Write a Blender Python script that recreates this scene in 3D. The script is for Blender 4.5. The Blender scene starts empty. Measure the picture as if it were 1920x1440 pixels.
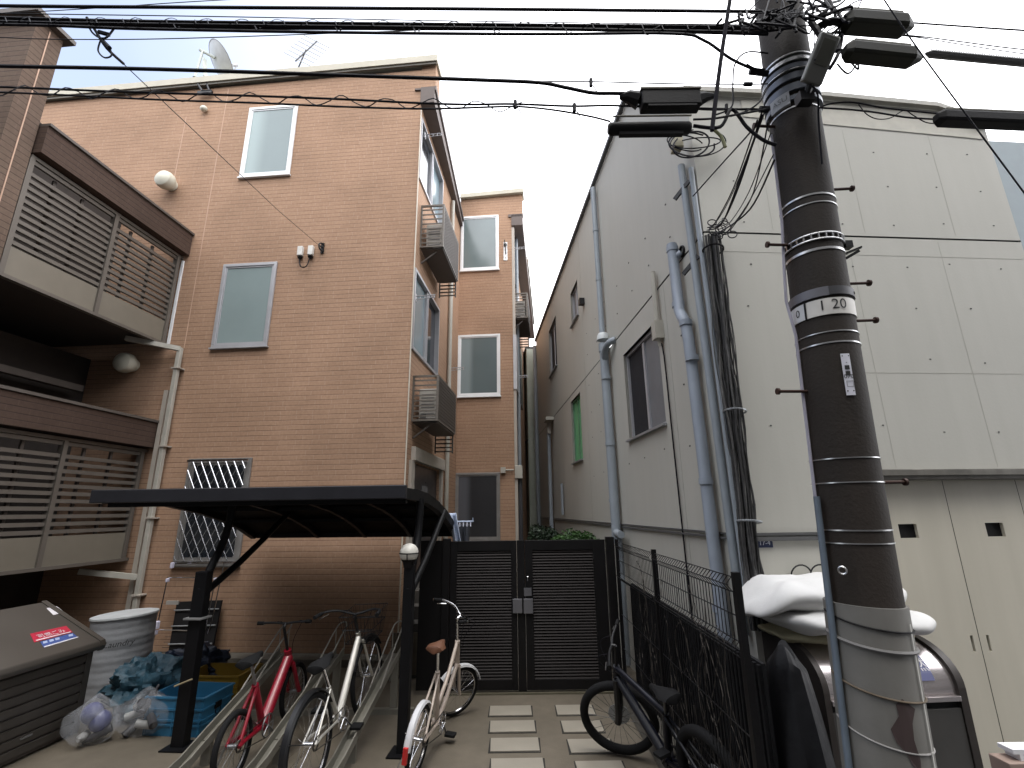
import bpy, math, random
from mathutils import Vector, Matrix
random.seed(7)
R = math.radians
S = bpy.context.scene
COL = S.collection
# ---------------------------------------------------------------- camera
FPX, PITCH, ROLL, CAMH = 900.0, R(14.8), R(-0.7), 2.0
_cp, _sp = math.cos(PITCH), math.sin(PITCH)
FW = Vector((0, _cp, _sp)); _u0 = Vector((0, -_sp, _cp)); _r0 = Vector((1, 0, 0))
RT = math.cos(ROLL)*_r0 + math.sin(ROLL)*_u0
UP = -math.sin(ROLL)*_r0 + math.cos(ROLL)*_u0
EYE = Vector((0, 0, CAMH))
cam = bpy.data.cameras.new('camera'); co = bpy.data.objects.new('camera', cam); COL.objects.link(co)
cam.sensor_width = 36.0; cam.lens = 36.0*FPX/1920.0; cam.clip_end = 2000; cam.clip_start = 0.05
M = Matrix.Identity(4)
for i, v in enumerate((RT, UP, -FW, EYE)):
    for j in range(3): M[j][i] = v[j]
co.matrix_world = M
S.camera = co
# ---------------------------------------------------------------- world: Nishita sky behind bright thin cloud
SUN_EL, SUN_AZ = 70.0, 168.0          # azimuth from +Y towards +X
w = bpy.data.worlds.new('World'); S.world = w; w.use_nodes = True
nt = w.node_tree; N = nt.nodes; LK = nt.links; N.clear()
sky = N.new('ShaderNodeTexSky'); sky.sky_type = 'NISHITA'; sky.sun_disc = False
sky.sun_elevation = R(SUN_EL); sky.sun_rotation = R(SUN_AZ); sky.air_density = 1.0; sky.dust_density = 2.0
tc = N.new('ShaderNodeTexCoord'); nz = N.new('ShaderNodeTexNoise'); nz.inputs['Scale'].default_value = 1.6; nz.inputs['Detail'].default_value = 5
dot = N.new('ShaderNodeVectorMath'); dot.operation = 'DOT_PRODUCT'; dot.inputs[1].default_value = (0.8, -0.45, -0.4)
ad = N.new('ShaderNodeMath'); ad.operation = 'MULTIPLY_ADD'; ad.inputs[1].default_value = 0.25
rp = N.new('ShaderNodeMapRange'); rp.interpolation_type = 'SMOOTHSTEP'; rp.inputs['From Min'].default_value = -.84; rp.inputs['From Max'].default_value = -.32; rp.inputs['To Min'].default_value = .10
mx = N.new('ShaderNodeMix'); mx.data_type = 'RGBA'; mx.inputs['B'].default_value = (15.5, 15.6, 16.2, 1)
bg = N.new('ShaderNodeBackground'); bg.inputs['Strength'].default_value = 0.13; ow = N.new('ShaderNodeOutputWorld')
LK.new(tc.outputs['Generated'], nz.inputs['Vector']); LK.new(tc.outputs['Generated'], dot.inputs[0])
LK.new(nz.outputs['Fac'], ad.inputs[0]); LK.new(dot.outputs['Value'], ad.inputs[2]); LK.new(ad.outputs[0], rp.inputs['Value'])
LK.new(rp.outputs[0], mx.inputs['Factor']); LK.new(sky.outputs['Color'], mx.inputs['A'])
LK.new(mx.outputs['Result'], bg.inputs['Color']); LK.new(bg.outputs[0], ow.inputs['Surface'])
# ---------------------------------------------------------------- weak sun through the cloud
sl = bpy.data.lights.new('sun', 'SUN'); so = bpy.data.objects.new('sun', sl); COL.objects.link(so)
sl.energy = 0.6; sl.angle = R(18); sl.color = (1.0, 0.96, 0.88)
_el, _az = R(SUN_EL), R(SUN_AZ)
sd = Vector((math.sin(_az)*math.cos(_el), math.cos(_az)*math.cos(_el), math.sin(_el)))
so.rotation_euler = sd.to_track_quat('Z', 'Y').to_euler()
S.view_settings.view_transform = 'Standard'; S.view_settings.look = 'None'
S.view_settings.exposure = 1.05; S.view_settings.gamma = 1.0
# ---------------------------------------------------------------- helpers
class Frame:
    """a right-handed building frame: a runs along a front, d runs into depth, z is up"""
    def __init__(s, o, deg):
        t = R(deg); s.o = Vector(o); s.a = Vector((math.cos(t), -math.sin(t), 0)); s.d = Vector((math.sin(t), math.cos(t), 0))
        s.M = Matrix.Identity(4)
        for i, v in enumerate((s.a, s.d, Vector((0, 0, 1)), s.o)):
            for j in range(3): s.M[j][i] = v[j]
    def P(s, x, y, d=0.0):
        r = ray(x, y); t = (d-(EYE-s.o).dot(s.d))/r.dot(s.d); p = EYE+t*r
        return ((p-s.o).dot(s.a), d, p.z)
    def Q(s, x, y, a=0.0):
        r = ray(x, y); t = (a-(EYE-s.o).dot(s.a))/r.dot(s.a); p = EYE+t*r
        return (a, (p-s.o).dot(s.d), p.z)
def ray(x, y): return FW+(x-960)/FPX*RT-(y-720)/FPX*UP
def G(x, y, z=0.0):
    r = ray(x, y); t = (z-CAMH)/r.z; return EYE+t*r
W = Frame((0, 0, 0), 0)
FL = Frame((-1.6603, 7.4179, 0), 4.6)      # brick building
FR = Frame((1.745, 3.84, 0), -4.2)         # grey building
FC = Frame((0, 4.5, 0), 4.6)               # bicycle shelter
MWS = {}
def setp(o, label=None, cat=None, group=None, kind=None):
    if label: o['label'] = label
    if cat: o['category'] = cat
    if group: o['group'] = group
    if kind: o['kind'] = kind
    return o
def thing(name, label, cat, fr=W, loc=(0, 0, 0), group=None, M=None):
    o = bpy.data.objects.new(name, None); COL.objects.link(o); o.empty_display_size = 0.2
    m = M if M is not None else fr.M @ Matrix.Translation(Vector(loc))
    o.matrix_world = m; MWS[o.name] = m.copy(); setp(o, label, cat, group)
    return o
class MB:
    def __init__(s, fr=W): s.M = fr.M if isinstance(fr, Frame) else fr; s.v = []; s.f = []
    def add(s, vs, fs, m=None):
        n = len(s.v)
        s.v += [(m @ Vector(p)) if m is not None else Vector(p) for p in vs]
        s.f += [tuple(i+n for i in f) for f in fs]; return s
    def quad(s, *p): return s.add(p, [tuple(range(len(p)))])
    def box(s, x0, x1, y0, y1, z0, z1, m=None):
        v = [(x, y, z) for z in (z0, z1) for y in (y0, y1) for x in (x0, x1)]
        return s.add(v, [(0, 2, 3, 1), (4, 5, 7, 6), (0, 1, 5, 4), (2, 6, 7, 3), (0, 4, 6, 2), (1, 3, 7, 5)], m)
    def prism(s, poly, axis, t0, t1):
        """poly in the two other axes: 'a' -> (d,z), 'd' -> (a,z), 'z' -> (a,d)"""
        def mk(p, t):
            return (t, p[0], p[1]) if axis == 'a' else (p[0], t, p[1]) if axis == 'd' else (p[0], p[1], t)
        n = len(poly); vs = [mk(p, t0) for p in poly]+[mk(p, t1) for p in poly]
        fs = [tuple(range(n)), tuple(range(2*n-1, n-1, -1))]+[(i, i+n, (i+1) % n+n, (i+1) % n) for i in range(n)]
        return s.add(vs, fs)
    def tube(s, pts, r, n=8, closed=False, caps=True):
        pts = [Vector(p) for p in pts]; k = len(pts)
        if not isinstance(r, (list, tuple)): r = [r]*k
        T = []
        for i in range(k):
            if closed: t = pts[(i+1) % k]-pts[i-1]
            else: t = pts[min(i+1, k-1)]-pts[max(i-1, 0)]
            T.append(t.normalized() if t.length > 1e-9 else Vector((0, 0, 1)))
        u = T[0].orthogonal().normalized(); vs = []; fs = []
        for i in range(k):
            u = (u-T[i]*u.dot(T[i])); u = u.normalized() if u.length > 1e-6 else T[i].orthogonal().normalized()
            b = T[i].cross(u)
            for j in range(n):
                q = 2*math.pi*j/n; vs.append(pts[i]+r[i]*(math.cos(q)*u+math.sin(q)*b))
        for i in range(k if closed else k-1):
            a, c = i*n, ((i+1) % k)*n
            for j in range(n): fs.append((a+j, a+(j+1) % n, c+(j+1) % n, c+j))
        if caps and not closed: fs += [tuple(range(n-1, -1, -1)), tuple(range((k-1)*n, k*n))]
        return s.add(vs, fs)
    def bar(s, p0, p1, w_, h_):
        """rectangular bar, w_ sideways and h_ towards up"""
        p0, p1 = Vector(p0), Vector(p1); t = (p1-p0).normalized()
        sd_ = t.cross(Vector((0, 0, 1)))
        sd_ = sd_.normalized() if sd_.length > 1e-4 else Vector((1, 0, 0))
        u = sd_.cross(t); vs = []
        for p in (p0, p1):
            for a, b in ((-1, -1), (1, -1), (1, 1), (-1, 1)): vs.append(p+sd_*a*w_/2+u*b*h_/2)
        return s.add(vs, [(0, 3, 2, 1), (4, 5, 6, 7), (0, 1, 5, 4), (1, 2, 6, 5), (2, 3, 7, 6), (3, 0, 4, 7)])
    def ring(s, c, R_, r, axis, n=32, m=8, a0=0, a1=360):
        c = Vector(c); ax = Vector(axis).normalized(); u = ax.orthogonal().normalized(); v = ax.cross(u)
        full = abs(a1-a0) >= 360; k = n if full else n+1
        return s.tube([c+R_*(math.cos(R(a0+(a1-a0)*i/n))*u+math.sin(R(a0+(a1-a0)*i/n))*v) for i in range(k)], r, m, closed=full)
    def lathe(s, prof, c=(0, 0, 0), n=20, m=None):
        vs = []; fs = []; k = len(prof)
        for (r_, z_) in prof:
            for j in range(n):
                q = 2*math.pi*j/n; vs.append((c[0]+r_*math.cos(q), c[1]+r_*math.sin(q), c[2]+z_))
        for i in range(k-1):
            for j in range(n): fs.append((i*n+j, i*n+(j+1) % n, (i+1)*n+(j+1) % n, (i+1)*n+j))
        if prof[0][0] > 1e-5: fs.append(tuple(range(n-1, -1, -1)))
        if prof[-1][0] > 1e-5: fs.append(tuple(range((k-1)*n, k*n)))
        return s.add(vs, fs, m)
    def ball(s, c, r, n=16, k=10, m=None):
        if not isinstance(r, (tuple, list)): r = (r, r, r)
        vs = []; fs = []
        for i in range(k+1):
            t = math.pi*i/k
            for j in range(n):
                q = 2*math.pi*j/n
                vs.append((c[0]+r[0]*math.sin(t)*math.cos(q), c[1]+r[1]*math.sin(t)*math.sin(q), c[2]-r[2]*math.cos(t)))
        for i in range(k):
            for j in range(n): fs.append((i*n+j, i*n+(j+1) % n, (i+1)*n+(j+1) % n, (i+1)*n+j))
        return s.add(vs, fs, m)
    def skin(s, axis, c, u0, u1, v0, v1, holes=(), dep=0.1):
        """a wall face at axis=c with rectangular openings that have reveals of depth dep"""
        us = sorted({u0, u1, *[h[i] for h in holes for i in (0, 1) if u0 < h[i] < u1]})
        vz = sorted({v0, v1, *[h[i] for h in holes for i in (2, 3) if v0 < h[i] < v1]})
        mk = (lambda u, v, t=0.0: (u, c+t, v)) if axis == 'd' else (lambda u, v, t=0.0: (c+t, u, v))
        for i in range(len(us)-1):
            for j in range(len(vz)-1):
                mu, mv = (us[i]+us[i+1])/2, (vz[j]+vz[j+1])/2
                if any(h[0] < mu < h[1] and h[2] < mv < h[3] for h in holes): continue
                s.quad(mk(us[i], vz[j]), mk(us[i+1], vz[j]), mk(us[i+1], vz[j+1]), mk(us[i], vz[j+1]))
        for h in holes:
            a, b, lo, hi = h[:4]
            for p, q in (((a, lo), (a, hi)), ((b, lo), (b, hi)), ((a, lo), (b, lo)), ((a, hi), (b, hi))):
                s.quad(mk(*p), mk(*q), mk(*q, dep), mk(*p, dep))
        return s
    def build(s, name, mat, parent=None, label=None, cat=None, group=None, kind=None, bevel=0, smooth=False, fixn=True, base=True):
        me = bpy.data.meshes.new(name)
        if parent is not None:
            X = MWS[parent.name].inverted() @ s.M; pts = [X @ p for p in s.v]; mw = MWS[parent.name]
        else:
            if base:
                xs = [p.x for p in s.v]; ys = [p.y for p in s.v]; z0 = min(p.z for p in s.v)
                o_ = Vector(((min(xs)+max(xs))/2, (min(ys)+max(ys))/2, z0))
            else: o_ = Vector((0, 0, 0))
            mw = s.M @ Matrix.Translation(o_); pts = [p-o_ for p in s.v]
        me.from_pydata([tuple(p) for p in pts], [], s.f)
        if fixn:
            import bmesh
            bm = bmesh.new(); bm.from_mesh(me); bmesh.ops.recalc_face_normals(bm, faces=bm.faces); bm.to_mesh(me); bm.free()
        if smooth:
            me.polygons.foreach_set('use_smooth', [True]*len(me.polygons))
            try: me.set_sharp_from_angle(angle=R(40))
            except Exception: pass
        me.materials.append(mat)
        o = bpy.data.objects.new(name, me); COL.objects.link(o)
        if parent is not None: o.parent = parent
        else: o.matrix_world = mw
        MWS[o.name] = mw.copy()
        if bevel:
            b = o.modifiers.new('bevel', 'BEVEL'); b.width = bevel; b.segments = 2; b.limit_method = 'ANGLE'; b.angle_limit = R(40)
        setp(o, label, cat, group, kind)
        return o
def text_mesh(txt, size):
    """outline of a piece of writing as flat faces: (verts 2D, faces)"""
    cu = bpy.data.curves.new('writing', 'FONT'); cu.body = txt; cu.size = size; cu.resolution_u = 3; cu.align_x = 'CENTER'; cu.align_y = 'CENTER'
    o = bpy.data.objects.new('writing', cu); COL.objects.link(o)
    dg = bpy.context.evaluated_depsgraph_get(); me = o.evaluated_get(dg).to_mesh()
    vs = [(v.co.x, v.co.y) for v in me.vertices]; fs = [tuple(p.vertices) for p in me.polygons]
    o.evaluated_get(dg).to_mesh_clear(); bpy.data.objects.remove(o); bpy.data.curves.remove(cu)
    return vs, fs
def smooth_path(pts, k=6):
    pts = [Vector(p) for p in pts]; out = []
    for i in range(len(pts)-1):
        p0 = pts[max(i-1, 0)]; p1 = pts[i]; p2 = pts[i+1]; p3 = pts[min(i+2, len(pts)-1)]
        for j in range(k):
            t = j/k
            out.append(0.5*((2*p1)+(-p0+p2)*t+(2*p0-5*p1+4*p2-p3)*t*t+(-p0+3*p1-3*p2+p3)*t**3))
    out.append(pts[-1]); return out
# ---------------------------------------------------------------- materials
MATS = {}
def mat(name, col, rough=0.6, metal=0.0, var=0.12, scale=6.0, bump=0.0, bscale=60.0, trans=0.0, alpha=1.0, spec=0.5, coat=0.0, emit=None, streak=0.0):
    if name in MATS: return MATS[name]
    m = bpy.data.materials.new(name); m.use_nodes = True; t = m.node_tree; n = t.nodes; l = t.links
    b = n['Principled BSDF']; b.inputs['Roughness'].default_value = rough; b.inputs['Metallic'].default_value = metal
    b.inputs['Specular IOR Level'].default_value = spec; b.inputs['Transmission Weight'].default_value = trans
    b.inputs['Alpha'].default_value = alpha; b.inputs['Coat Weight'].default_value = coat
    if emit: b.inputs['Emission Color'].default_value = (*emit[:3], 1); b.inputs['Emission Strength'].default_value = emit[3]
    tc = n.new('ShaderNodeTexCoord'); nz = n.new('ShaderNodeTexNoise'); nz.inputs['Scale'].default_value = scale; nz.inputs['Detail'].default_value = 6
    l.new(tc.outputs['Object'], nz.inputs['Vector'])
    rp = n.new('ShaderNodeValToRGB'); rp.color_ramp.elements[0].position = .3; rp.color_ramp.elements[1].position = .72
    rp.color_ramp.elements[0].color = (*[c*(1-var) for c in col], 1); rp.color_ramp.elements[1].color = (*[min(1, c*(1+var)) for c in col], 1)
    l.new(nz.outputs['Fac'], rp.inputs['Fac']); out = rp.outputs['Color']
    if streak:
        mp = n.new('ShaderNodeMapping'); mp.inputs['Scale'].default_value = (5, 5, 0.35); n2 = n.new('ShaderNodeTexNoise'); n2.inputs['Scale'].default_value = 1.6; n2.inputs['Detail'].default_value = 7
        l.new(tc.outputs['Object'], mp.inputs['Vector']); l.new(mp.outputs[0], n2.inputs['Vector'])
        r2 = n.new('ShaderNodeValToRGB'); r2.color_ramp.elements[0].position = .35; r2.color_ramp.elements[1].position = .65
        r2.color_ramp.elements[0].color = (1-streak, 1-streak, 1-streak*1.1, 1); r2.color_ramp.elements[1].color = (1, 1, 1, 1)
        l.new(n2.outputs['Fac'], r2.inputs['Fac']); mm = n.new('ShaderNodeMix'); mm.data_type = 'RGBA'; mm.blend_type = 'MULTIPLY'; mm.inputs['Factor'].default_value = 1
        l.new(out, mm.inputs['A']); l.new(r2.outputs['Color'], mm.inputs['B']); out = mm.outputs['Result']
    l.new(out, b.inputs['Base Color'])
    mr = n.new('ShaderNodeMapRange'); mr.inputs['To Min'].default_value = max(0, rough-.08); mr.inputs['To Max'].default_value = min(1, rough+.1)
    l.new(nz.outputs['Fac'], mr.inputs['Value']); l.new(mr.outputs[0], b.inputs['Roughness'])
    if bump:
        nb = n.new('ShaderNodeTexNoise'); nb.inputs['Scale'].default_value = bscale; nb.inputs['Detail'].default_value = 4
        l.new(tc.outputs['Object'], nb.inputs['Vector']); bp = n.new('ShaderNodeBump'); bp.inputs['Strength'].default_value = bump; bp.inputs['Distance'].default_value = .01
        l.new(nb.outputs['Fac'], bp.inputs['Height']); l.new(bp.outputs[0], b.inputs['Normal'])
    MATS[name] = m; return m
def brick_mat(name, c1, c2, joint, groove):
    m = bpy.data.materials.new(name); m.use_nodes = True; t = m.node_tree; n = t.nodes; l = t.links; b = n['Principled BSDF']
    b.inputs['Roughness'].default_value = .82; b.inputs['Specular IOR Level'].default_value = .25
    tc = n.new('ShaderNodeTexCoord'); sp = n.new('ShaderNodeSeparateXYZ'); l.new(tc.outputs['Object'], sp.inputs[0])
    def math_(op, a, b_=None):
        q = n.new('ShaderNodeMath'); q.operation = op
        for i, x in enumerate((a, b_)):
            if x is None: continue
            if isinstance(x, (int, float)): q.inputs[i].default_value = x
            else: l.new(x, q.inputs[i])
        return q.outputs[0]
    u = math_('ADD', sp.outputs[0], sp.outputs[1])
    cb = n.new('ShaderNodeCombineXYZ'); l.new(u, cb.inputs[0]); l.new(sp.outputs[2], cb.inputs[1])
    bt = n.new('ShaderNodeTexBrick'); bt.offset = .5; bt.inputs['Scale'].default_value = 1; bt.inputs['Brick Width'].default_value = .27; bt.inputs['Row Height'].default_value = .08
    bt.inputs['Mortar Size'].default_value = .0035; bt.inputs['Mortar Smooth'].default_value = .3; bt.inputs['Bias'].default_value = 0
    bt.inputs['Color1'].default_value = (*c1, 1); bt.inputs['Color2'].default_value = (*c2, 1); bt.inputs['Mortar'].default_value = (*joint, 1)
    # shift rows irregularly so the joints do not line up
    row = math_('FLOOR', math_('DIVIDE', sp.outputs[2], .08)); wn = n.new('ShaderNodeTexWhiteNoise'); wn.noise_dimensions = '1D'; l.new(row, wn.inputs['W'])
    u2 = math_('ADD', u, math_('MULTIPLY', wn.outputs['Value'], .21)); cb2 = n.new('ShaderNodeCombineXYZ'); l.new(u2, cb2.inputs[0]); l.new(sp.outputs[2], cb2.inputs[1])
    l.new(cb2.outputs[0], bt.inputs['Vector'])
    fr = math_('FRACT', math_('DIVIDE', sp.outputs[2], .08)); gv = math_('LESS_THAN', fr, .15)
    # grooves carry the lap shadow as dark colour; each fades along its length
    mpn = n.new('ShaderNodeCombineXYZ'); l.new(math_('MULTIPLY', u, 2.2), mpn.inputs[0]); l.new(math_('MULTIPLY', row, 7.3), mpn.inputs[1])
    gn = n.new('ShaderNodeTexNoise'); gn.inputs['Scale'].default_value = 1.0; gn.inputs['Detail'].default_value = 3; l.new(mpn.outputs[0], gn.inputs['Vector'])
    gm = math_('MULTIPLY', gv, math_('MULTIPLY', gn.outputs['Fac'], 1.15))
    m1 = n.new('ShaderNodeMix'); m1.data_type = 'RGBA'; m1.inputs['B'].default_value = (*groove, 1); l.new(gm, m1.inputs['Factor']); l.new(bt.outputs['Color'], m1.inputs['A'])
    big = n.new('ShaderNodeTexNoise'); big.inputs['Scale'].default_value = .9; big.inputs['Detail'].default_value = 8; l.new(tc.outputs['Object'], big.inputs['Vector'])
    r2 = n.new('ShaderNodeValToRGB'); r2.color_ramp.elements[0].position = .32; r2.color_ramp.elements[0].color = (.84, .82, .8, 1); r2.color_ramp.elements[1].position = .66; r2.color_ramp.elements[1].color = (1.06, 1.04, 1.02, 1)
    l.new(big.outputs['Fac'], r2.inputs['Fac']); m2 = n.new('ShaderNodeMix'); m2.data_type = 'RGBA'; m2.blend_type = 'MULTIPLY'; m2.inputs['Factor'].default_value = 1
    l.new(m1.outputs['Result'], m2.inputs['A']); l.new(r2.outputs['Color'], m2.inputs['B'])
    fine = n.new('ShaderNodeTexNoise'); fine.inputs['Scale'].default_value = 22; fine.inputs['Detail'].default_value = 6; l.new(tc.outputs['Object'], fine.inputs['Vector'])
    r3 = n.new('ShaderNodeValToRGB'); r3.color_ramp.elements[0].position = .3; r3.color_ramp.elements[0].color = (.9, .9, .9, 1); r3.color_ramp.elements[1].position = .7; r3.color_ramp.elements[1].color = (1.06, 1.06, 1.06, 1)
    l.new(fine.outputs['Fac'], r3.inputs['Fac']); m3 = n.new('ShaderNodeMix'); m3.data_type = 'RGBA'; m3.blend_type = 'MULTIPLY'; m3.inputs['Factor'].default_value = 1
    l.new(m2.outputs['Result'], m3.inputs['A']); l.new(r3.outputs['Color'], m3.inputs['B']); l.new(m3.outputs['Result'], b.inputs['Base Color'])
    h = math_('MULTIPLY', math_('SUBTRACT', 1.0, gv), math_('ADD', .85, math_('MULTIPLY', fine.outputs['Fac'], .3)))
    bp = n.new('ShaderNodeBump'); bp.inputs['Strength'].default_value = .5; bp.inputs['Distance'].default_value = .006
    l.new(h, bp.inputs['Height']); l.new(bp.outputs[0], b.inputs['Normal'])
    MATS[name] = m; return m
BR = brick_mat('thin_brick', (.405, .262, .176), (.38, .243, .163), (.46, .32, .235), (.16, .095, .062))
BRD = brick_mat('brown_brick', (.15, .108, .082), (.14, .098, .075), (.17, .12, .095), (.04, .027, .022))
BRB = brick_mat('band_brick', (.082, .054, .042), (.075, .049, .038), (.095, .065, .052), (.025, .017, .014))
ALU = mat('silver_frame', (.42, .42, .44), .35, .3, .05)
WFR = mat('white_frame', (.78, .79, .8), .45, 0, .03)
BLK = mat('black_paint', (.007, .0065, .007), .6, 0, .2, bump=.1, spec=.2)
BLKM = mat('black_metal', (.009, .009, .010), .4, 0, .2, spec=.35)
RUB = mat('black_rubber', (.008, .008, .0085), .8, 0, .2, spec=.2)
CAB = mat('cable_black', (.005, .0045, .008), .6, 0, .1, spec=.2)
WPIPE = mat('pipe_grey', (.28, .315, .35), .45, 0, .06, streak=.12)
BPIPE = mat('pipe_beige', (.44, .42, .37), .5, 0, .08, streak=.15)
GALV = mat('galvanised', (.36, .38, .40), .4, .6, .15, scale=20)
CHR = mat('chrome', (.72, .72, .74), .15, 1.0, .04)
WHT = mat('white_plastic', (.74, .74, .76), .45, 0, .03)
TAU = mat('taupe_metal', (.135, .118, .10), .5, .1, .07)
TAUD = mat('taupe_dark', (.10, .085, .075), .55, .1, .1)
GLS = mat('frosted_glass', (.20, .27, .30), .16, 0, .1, scale=.9, spec=.6)
GLD = mat('dark_glass', (.02, .024, .03), .06, 0, .1, spec=.8)
CONC = mat('concrete', (.27, .24, .19), .85, 0, .2, scale=2.2, bump=.25, bscale=90)
# ================================================================ SETTING
MB().box(-150, 150, -150, 150, -.6, -.03).build('ground', mat('asphalt', (.05, .05, .05), .9, bump=.4, var=.25), kind='structure', fixn=False)
MB().box(-60, 60, -7, 2.35, -.03, -.012).build('road', mat('road_asphalt', (.055, .055, .056), .85, bump=.5, bscale=160, var=.2), kind='structure')
YM = mat('yard_concrete', (.125, .105, .078), .7, 0, .16, scale=1.3, bump=.2, bscale=70, streak=.12)
MB().box(-12, 2.0, 2.35, 8.2, -.03, 0).build('yard_paving', YM, kind='structure')
MB(FR).box(-3.6, 0, 3.2, 26, -.02, .006).build('alley_path', mat('alley_concrete', (.08, .075, .065), .9, var=.25, bump=.3), kind='structure')
# stepping tiles
TILE = mat('pale_tile', (.27, .245, .20), .55, 0, .1, scale=3, bump=.1); GAP = mat('dark_gap', (.02, .018, .015), .9)
rows = ('next to the gate', 'second from the gate', 'third from the gate', 'fourth from the gate')
for side, x0, x1, sk in (('shelter-side', -.27, .16, .03), ('fence-side', .42, .80, .03)):
    for i in range(4):
        y1 = 5.775-i*.372-(0.0 if side == 'shelter-side' else .02*i); y0 = y1-.25; dx = .02*i+(0 if side == 'shelter-side' else .0)
        t = thing('paving_tile', f'pale paving tile before the gate, {rows[i]}, {side} row', 'paving tile', W, ((x0+x1)/2+dx, (y0+y1)/2, 0), 'pale tiles set into the yard')
        q = MB(); a, b = x0+dx, x1+dx
        q.prism([(a-.014, y0-.014), (b+.01, y0-.014), (b+.014, y1+.01), (a-.01, y1+.014)], 'z', .0005, .003).build('joint', GAP, t)
        MB().prism([(a+.003*i, y0), (b, y0+.004), (b-.004, y1), (a-.002, y1-.003)], 'z', .004, .011).build('slab', TILE, t)
# ================================================================ BRICK BUILDING (left)
LB = thing('brick_building', 'three-storey brown brick apartment building with stepped blocks, balconies and caged air conditioners', 'building', FL)
cop = mat('coping_beige', (.42, .39, .31), .5, 0, .08); SOF = mat('soffit_brown', (.12, .095, .085), .7, 0, .1)
BGR = mat('trim_grey', (.42, .38, .33), .6, 0, .08)
w_side = [(.05, 1.86, 4.6, 6.07), (.05, 1.86, 7.87, 9.2), (.42, 2.3, .02, 2.78)]
b = MB(FL).skin('d', 0, -9.5, 0, 0, 10.26)
b.skin('a', 0, 0, 4, 0, 9.45, w_side, -.12); b.quad((-9.5, 0, 0), (-9.5, 4, 0), (-9.5, 4, 10.3), (-9.5, 0, 10.3))
b.build('wall', BR, LB, fixn=False)
b = MB(FL).skin('d', 4, 0, 1.38, 0, 10.3); b.skin('a', 1.38, 4, 8, 0, 9.6); b.build('wall', BR, LB, fixn=False)
b = MB(FL).skin('d', 8, .5, 1.34, 0, 10.6); b.skin('a', 1.34, 8, 14, 0, 9.95); b.quad((1.34, 14, 0), (-6, 14, 0), (-6, 14, 10), (1.34, 14, 10)); b.build('wall', BR, LB, fixn=False)
MB(FL).prism([(.001, 9.8), (.27, 9.8), (.27, 10.36), (.001, 10.36)], 'd', 0, .3).build('upper_band', BR, LB)
MB(FL).prism([(-9.5, 10.28), (.31, 10.36), (.31, 10.50), (-9.5, 10.42)], 'd', -.1, .35).build('coping', cop, LB)
MB(FL).prism([(-9.5, 10.23), (.29, 10.31), (.29, 10.36), (-9.5, 10.28)], 'd', -.075, -.052).build('coping_under_trim', mat('flashing', (.10, .09, .07), .5), LB)  # dark strip just below the coping
MB(FL).prism([(-9.5, 10.3), (-.02, 10.3), (-.02, 9.2), (-9.5, 9.2)], 'd', .02, 4.0).build('roof', mat('roof_metal', (.14, .13, .12), .5, .2), LB)
MB(FL).add([(.002, -.045, 9.44), (.27, -.045, 9.44), (.07, 4.0, 9.4), (.002, 4.0, 9.4), (.002, -.045, 9.8), (.27, -.045, 9.8), (.07, 4.0, 9.62), (.002, 4.0, 9.62)], [(0, 1, 2, 3), (4, 5, 6, 7), (0, 1, 5, 4), (1, 2, 6, 5), (2, 3, 7, 6), (3, 0, 4, 7)]).build('eave', SOF, LB)
MB(FL).bar((.288, -.05, 9.76), (.088, 4.0, 9.60), .025, .10).build('gutter', SOF, LB)
MB(FL).box(-.12, .29, -.03, .05, 9.765, 9.80).build('eave_return', SOF, LB)
# second block roof
MB(FL).box(1.381, 1.68, 4.0, 4.3, 9.68, 10.3).build('upper_band', BR, LB)
MB(FL).prism([(.0, 10.24), (1.72, 10.3), (1.72, 10.42), (0, 10.36)], 'd', 3.9, 4.3).build('coping', cop, LB)
MB(FL).box(-5, 1.37, 4.06, 7.9, 9.75, 10.2).build('roof', mat('roof_metal', (.1, .1, .1)), LB)
MB(FL).box(1.30, 1.70, 3.97, 4.05, 9.60, 9.678).build('eave_return', SOF, LB)
MB(FL).prism([(3.97, 9.66), (8, 9.5), (8, 9.2), (3.97, 9.34)], 'a', 1.382, 1.68).build('eave', SOF, LB)
# third block
MB(FL).box(-3, 1.62, 7.9, 7.998, 9.95, 10.5).build('upper_band', BR, LB)
MB(FL).box(-3, 1.65, 7.86, 14, 10.5, 10.62).build('coping', cop, LB)
MB(FL).box(1.342, 1.63, 7.9, 14, 9.80, 9.95).build('eave', SOF, LB)
def front_window(parent, a0, a1, z0, z1, d, fm, gm, sill=True, name='window', fw=.055, proud=.035):
    q = MB(FL); q.box(a0, a1, d-proud, d-.002, z1-fw, z1).box(a0, a1, d-proud, d-.002, z0, z0+fw)
    q.box(a0, a0+fw, d-proud, d-.002, z0+fw, z1-fw).box(a1-fw, a1, d-proud, d-.002, z0+fw, z1-fw)
    if sill: q.box(a0-.02, a1+.02, d-proud-.02, d-.002, z0-.03, z0-.001)
    o = q.build(name, fm, parent, bevel=.004)
    s = fw*.5; q = MB(FL); p2 = d-proud*.62
    q.box(a0+fw, a0+fw+s, p2, d-.003, z0+fw, z1-fw).box(a1-fw-s, a1-fw, p2, d-.003, z0+fw, z1-fw)
    q.box(a0+fw+s, a1-fw-s, p2, d-.003, z0+fw, z0+fw+s).box(a0+fw+s, a1-fw-s, p2, d-.003, z1-fw-s, z1-fw)
    q.build('sash', fm, o)
    MB(FL).box(a0+fw+s, a1-fw-s, d-.012, d-.003, z0+fw+s, z1-fw-s).build('pane', gm, o)
    return o
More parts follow.
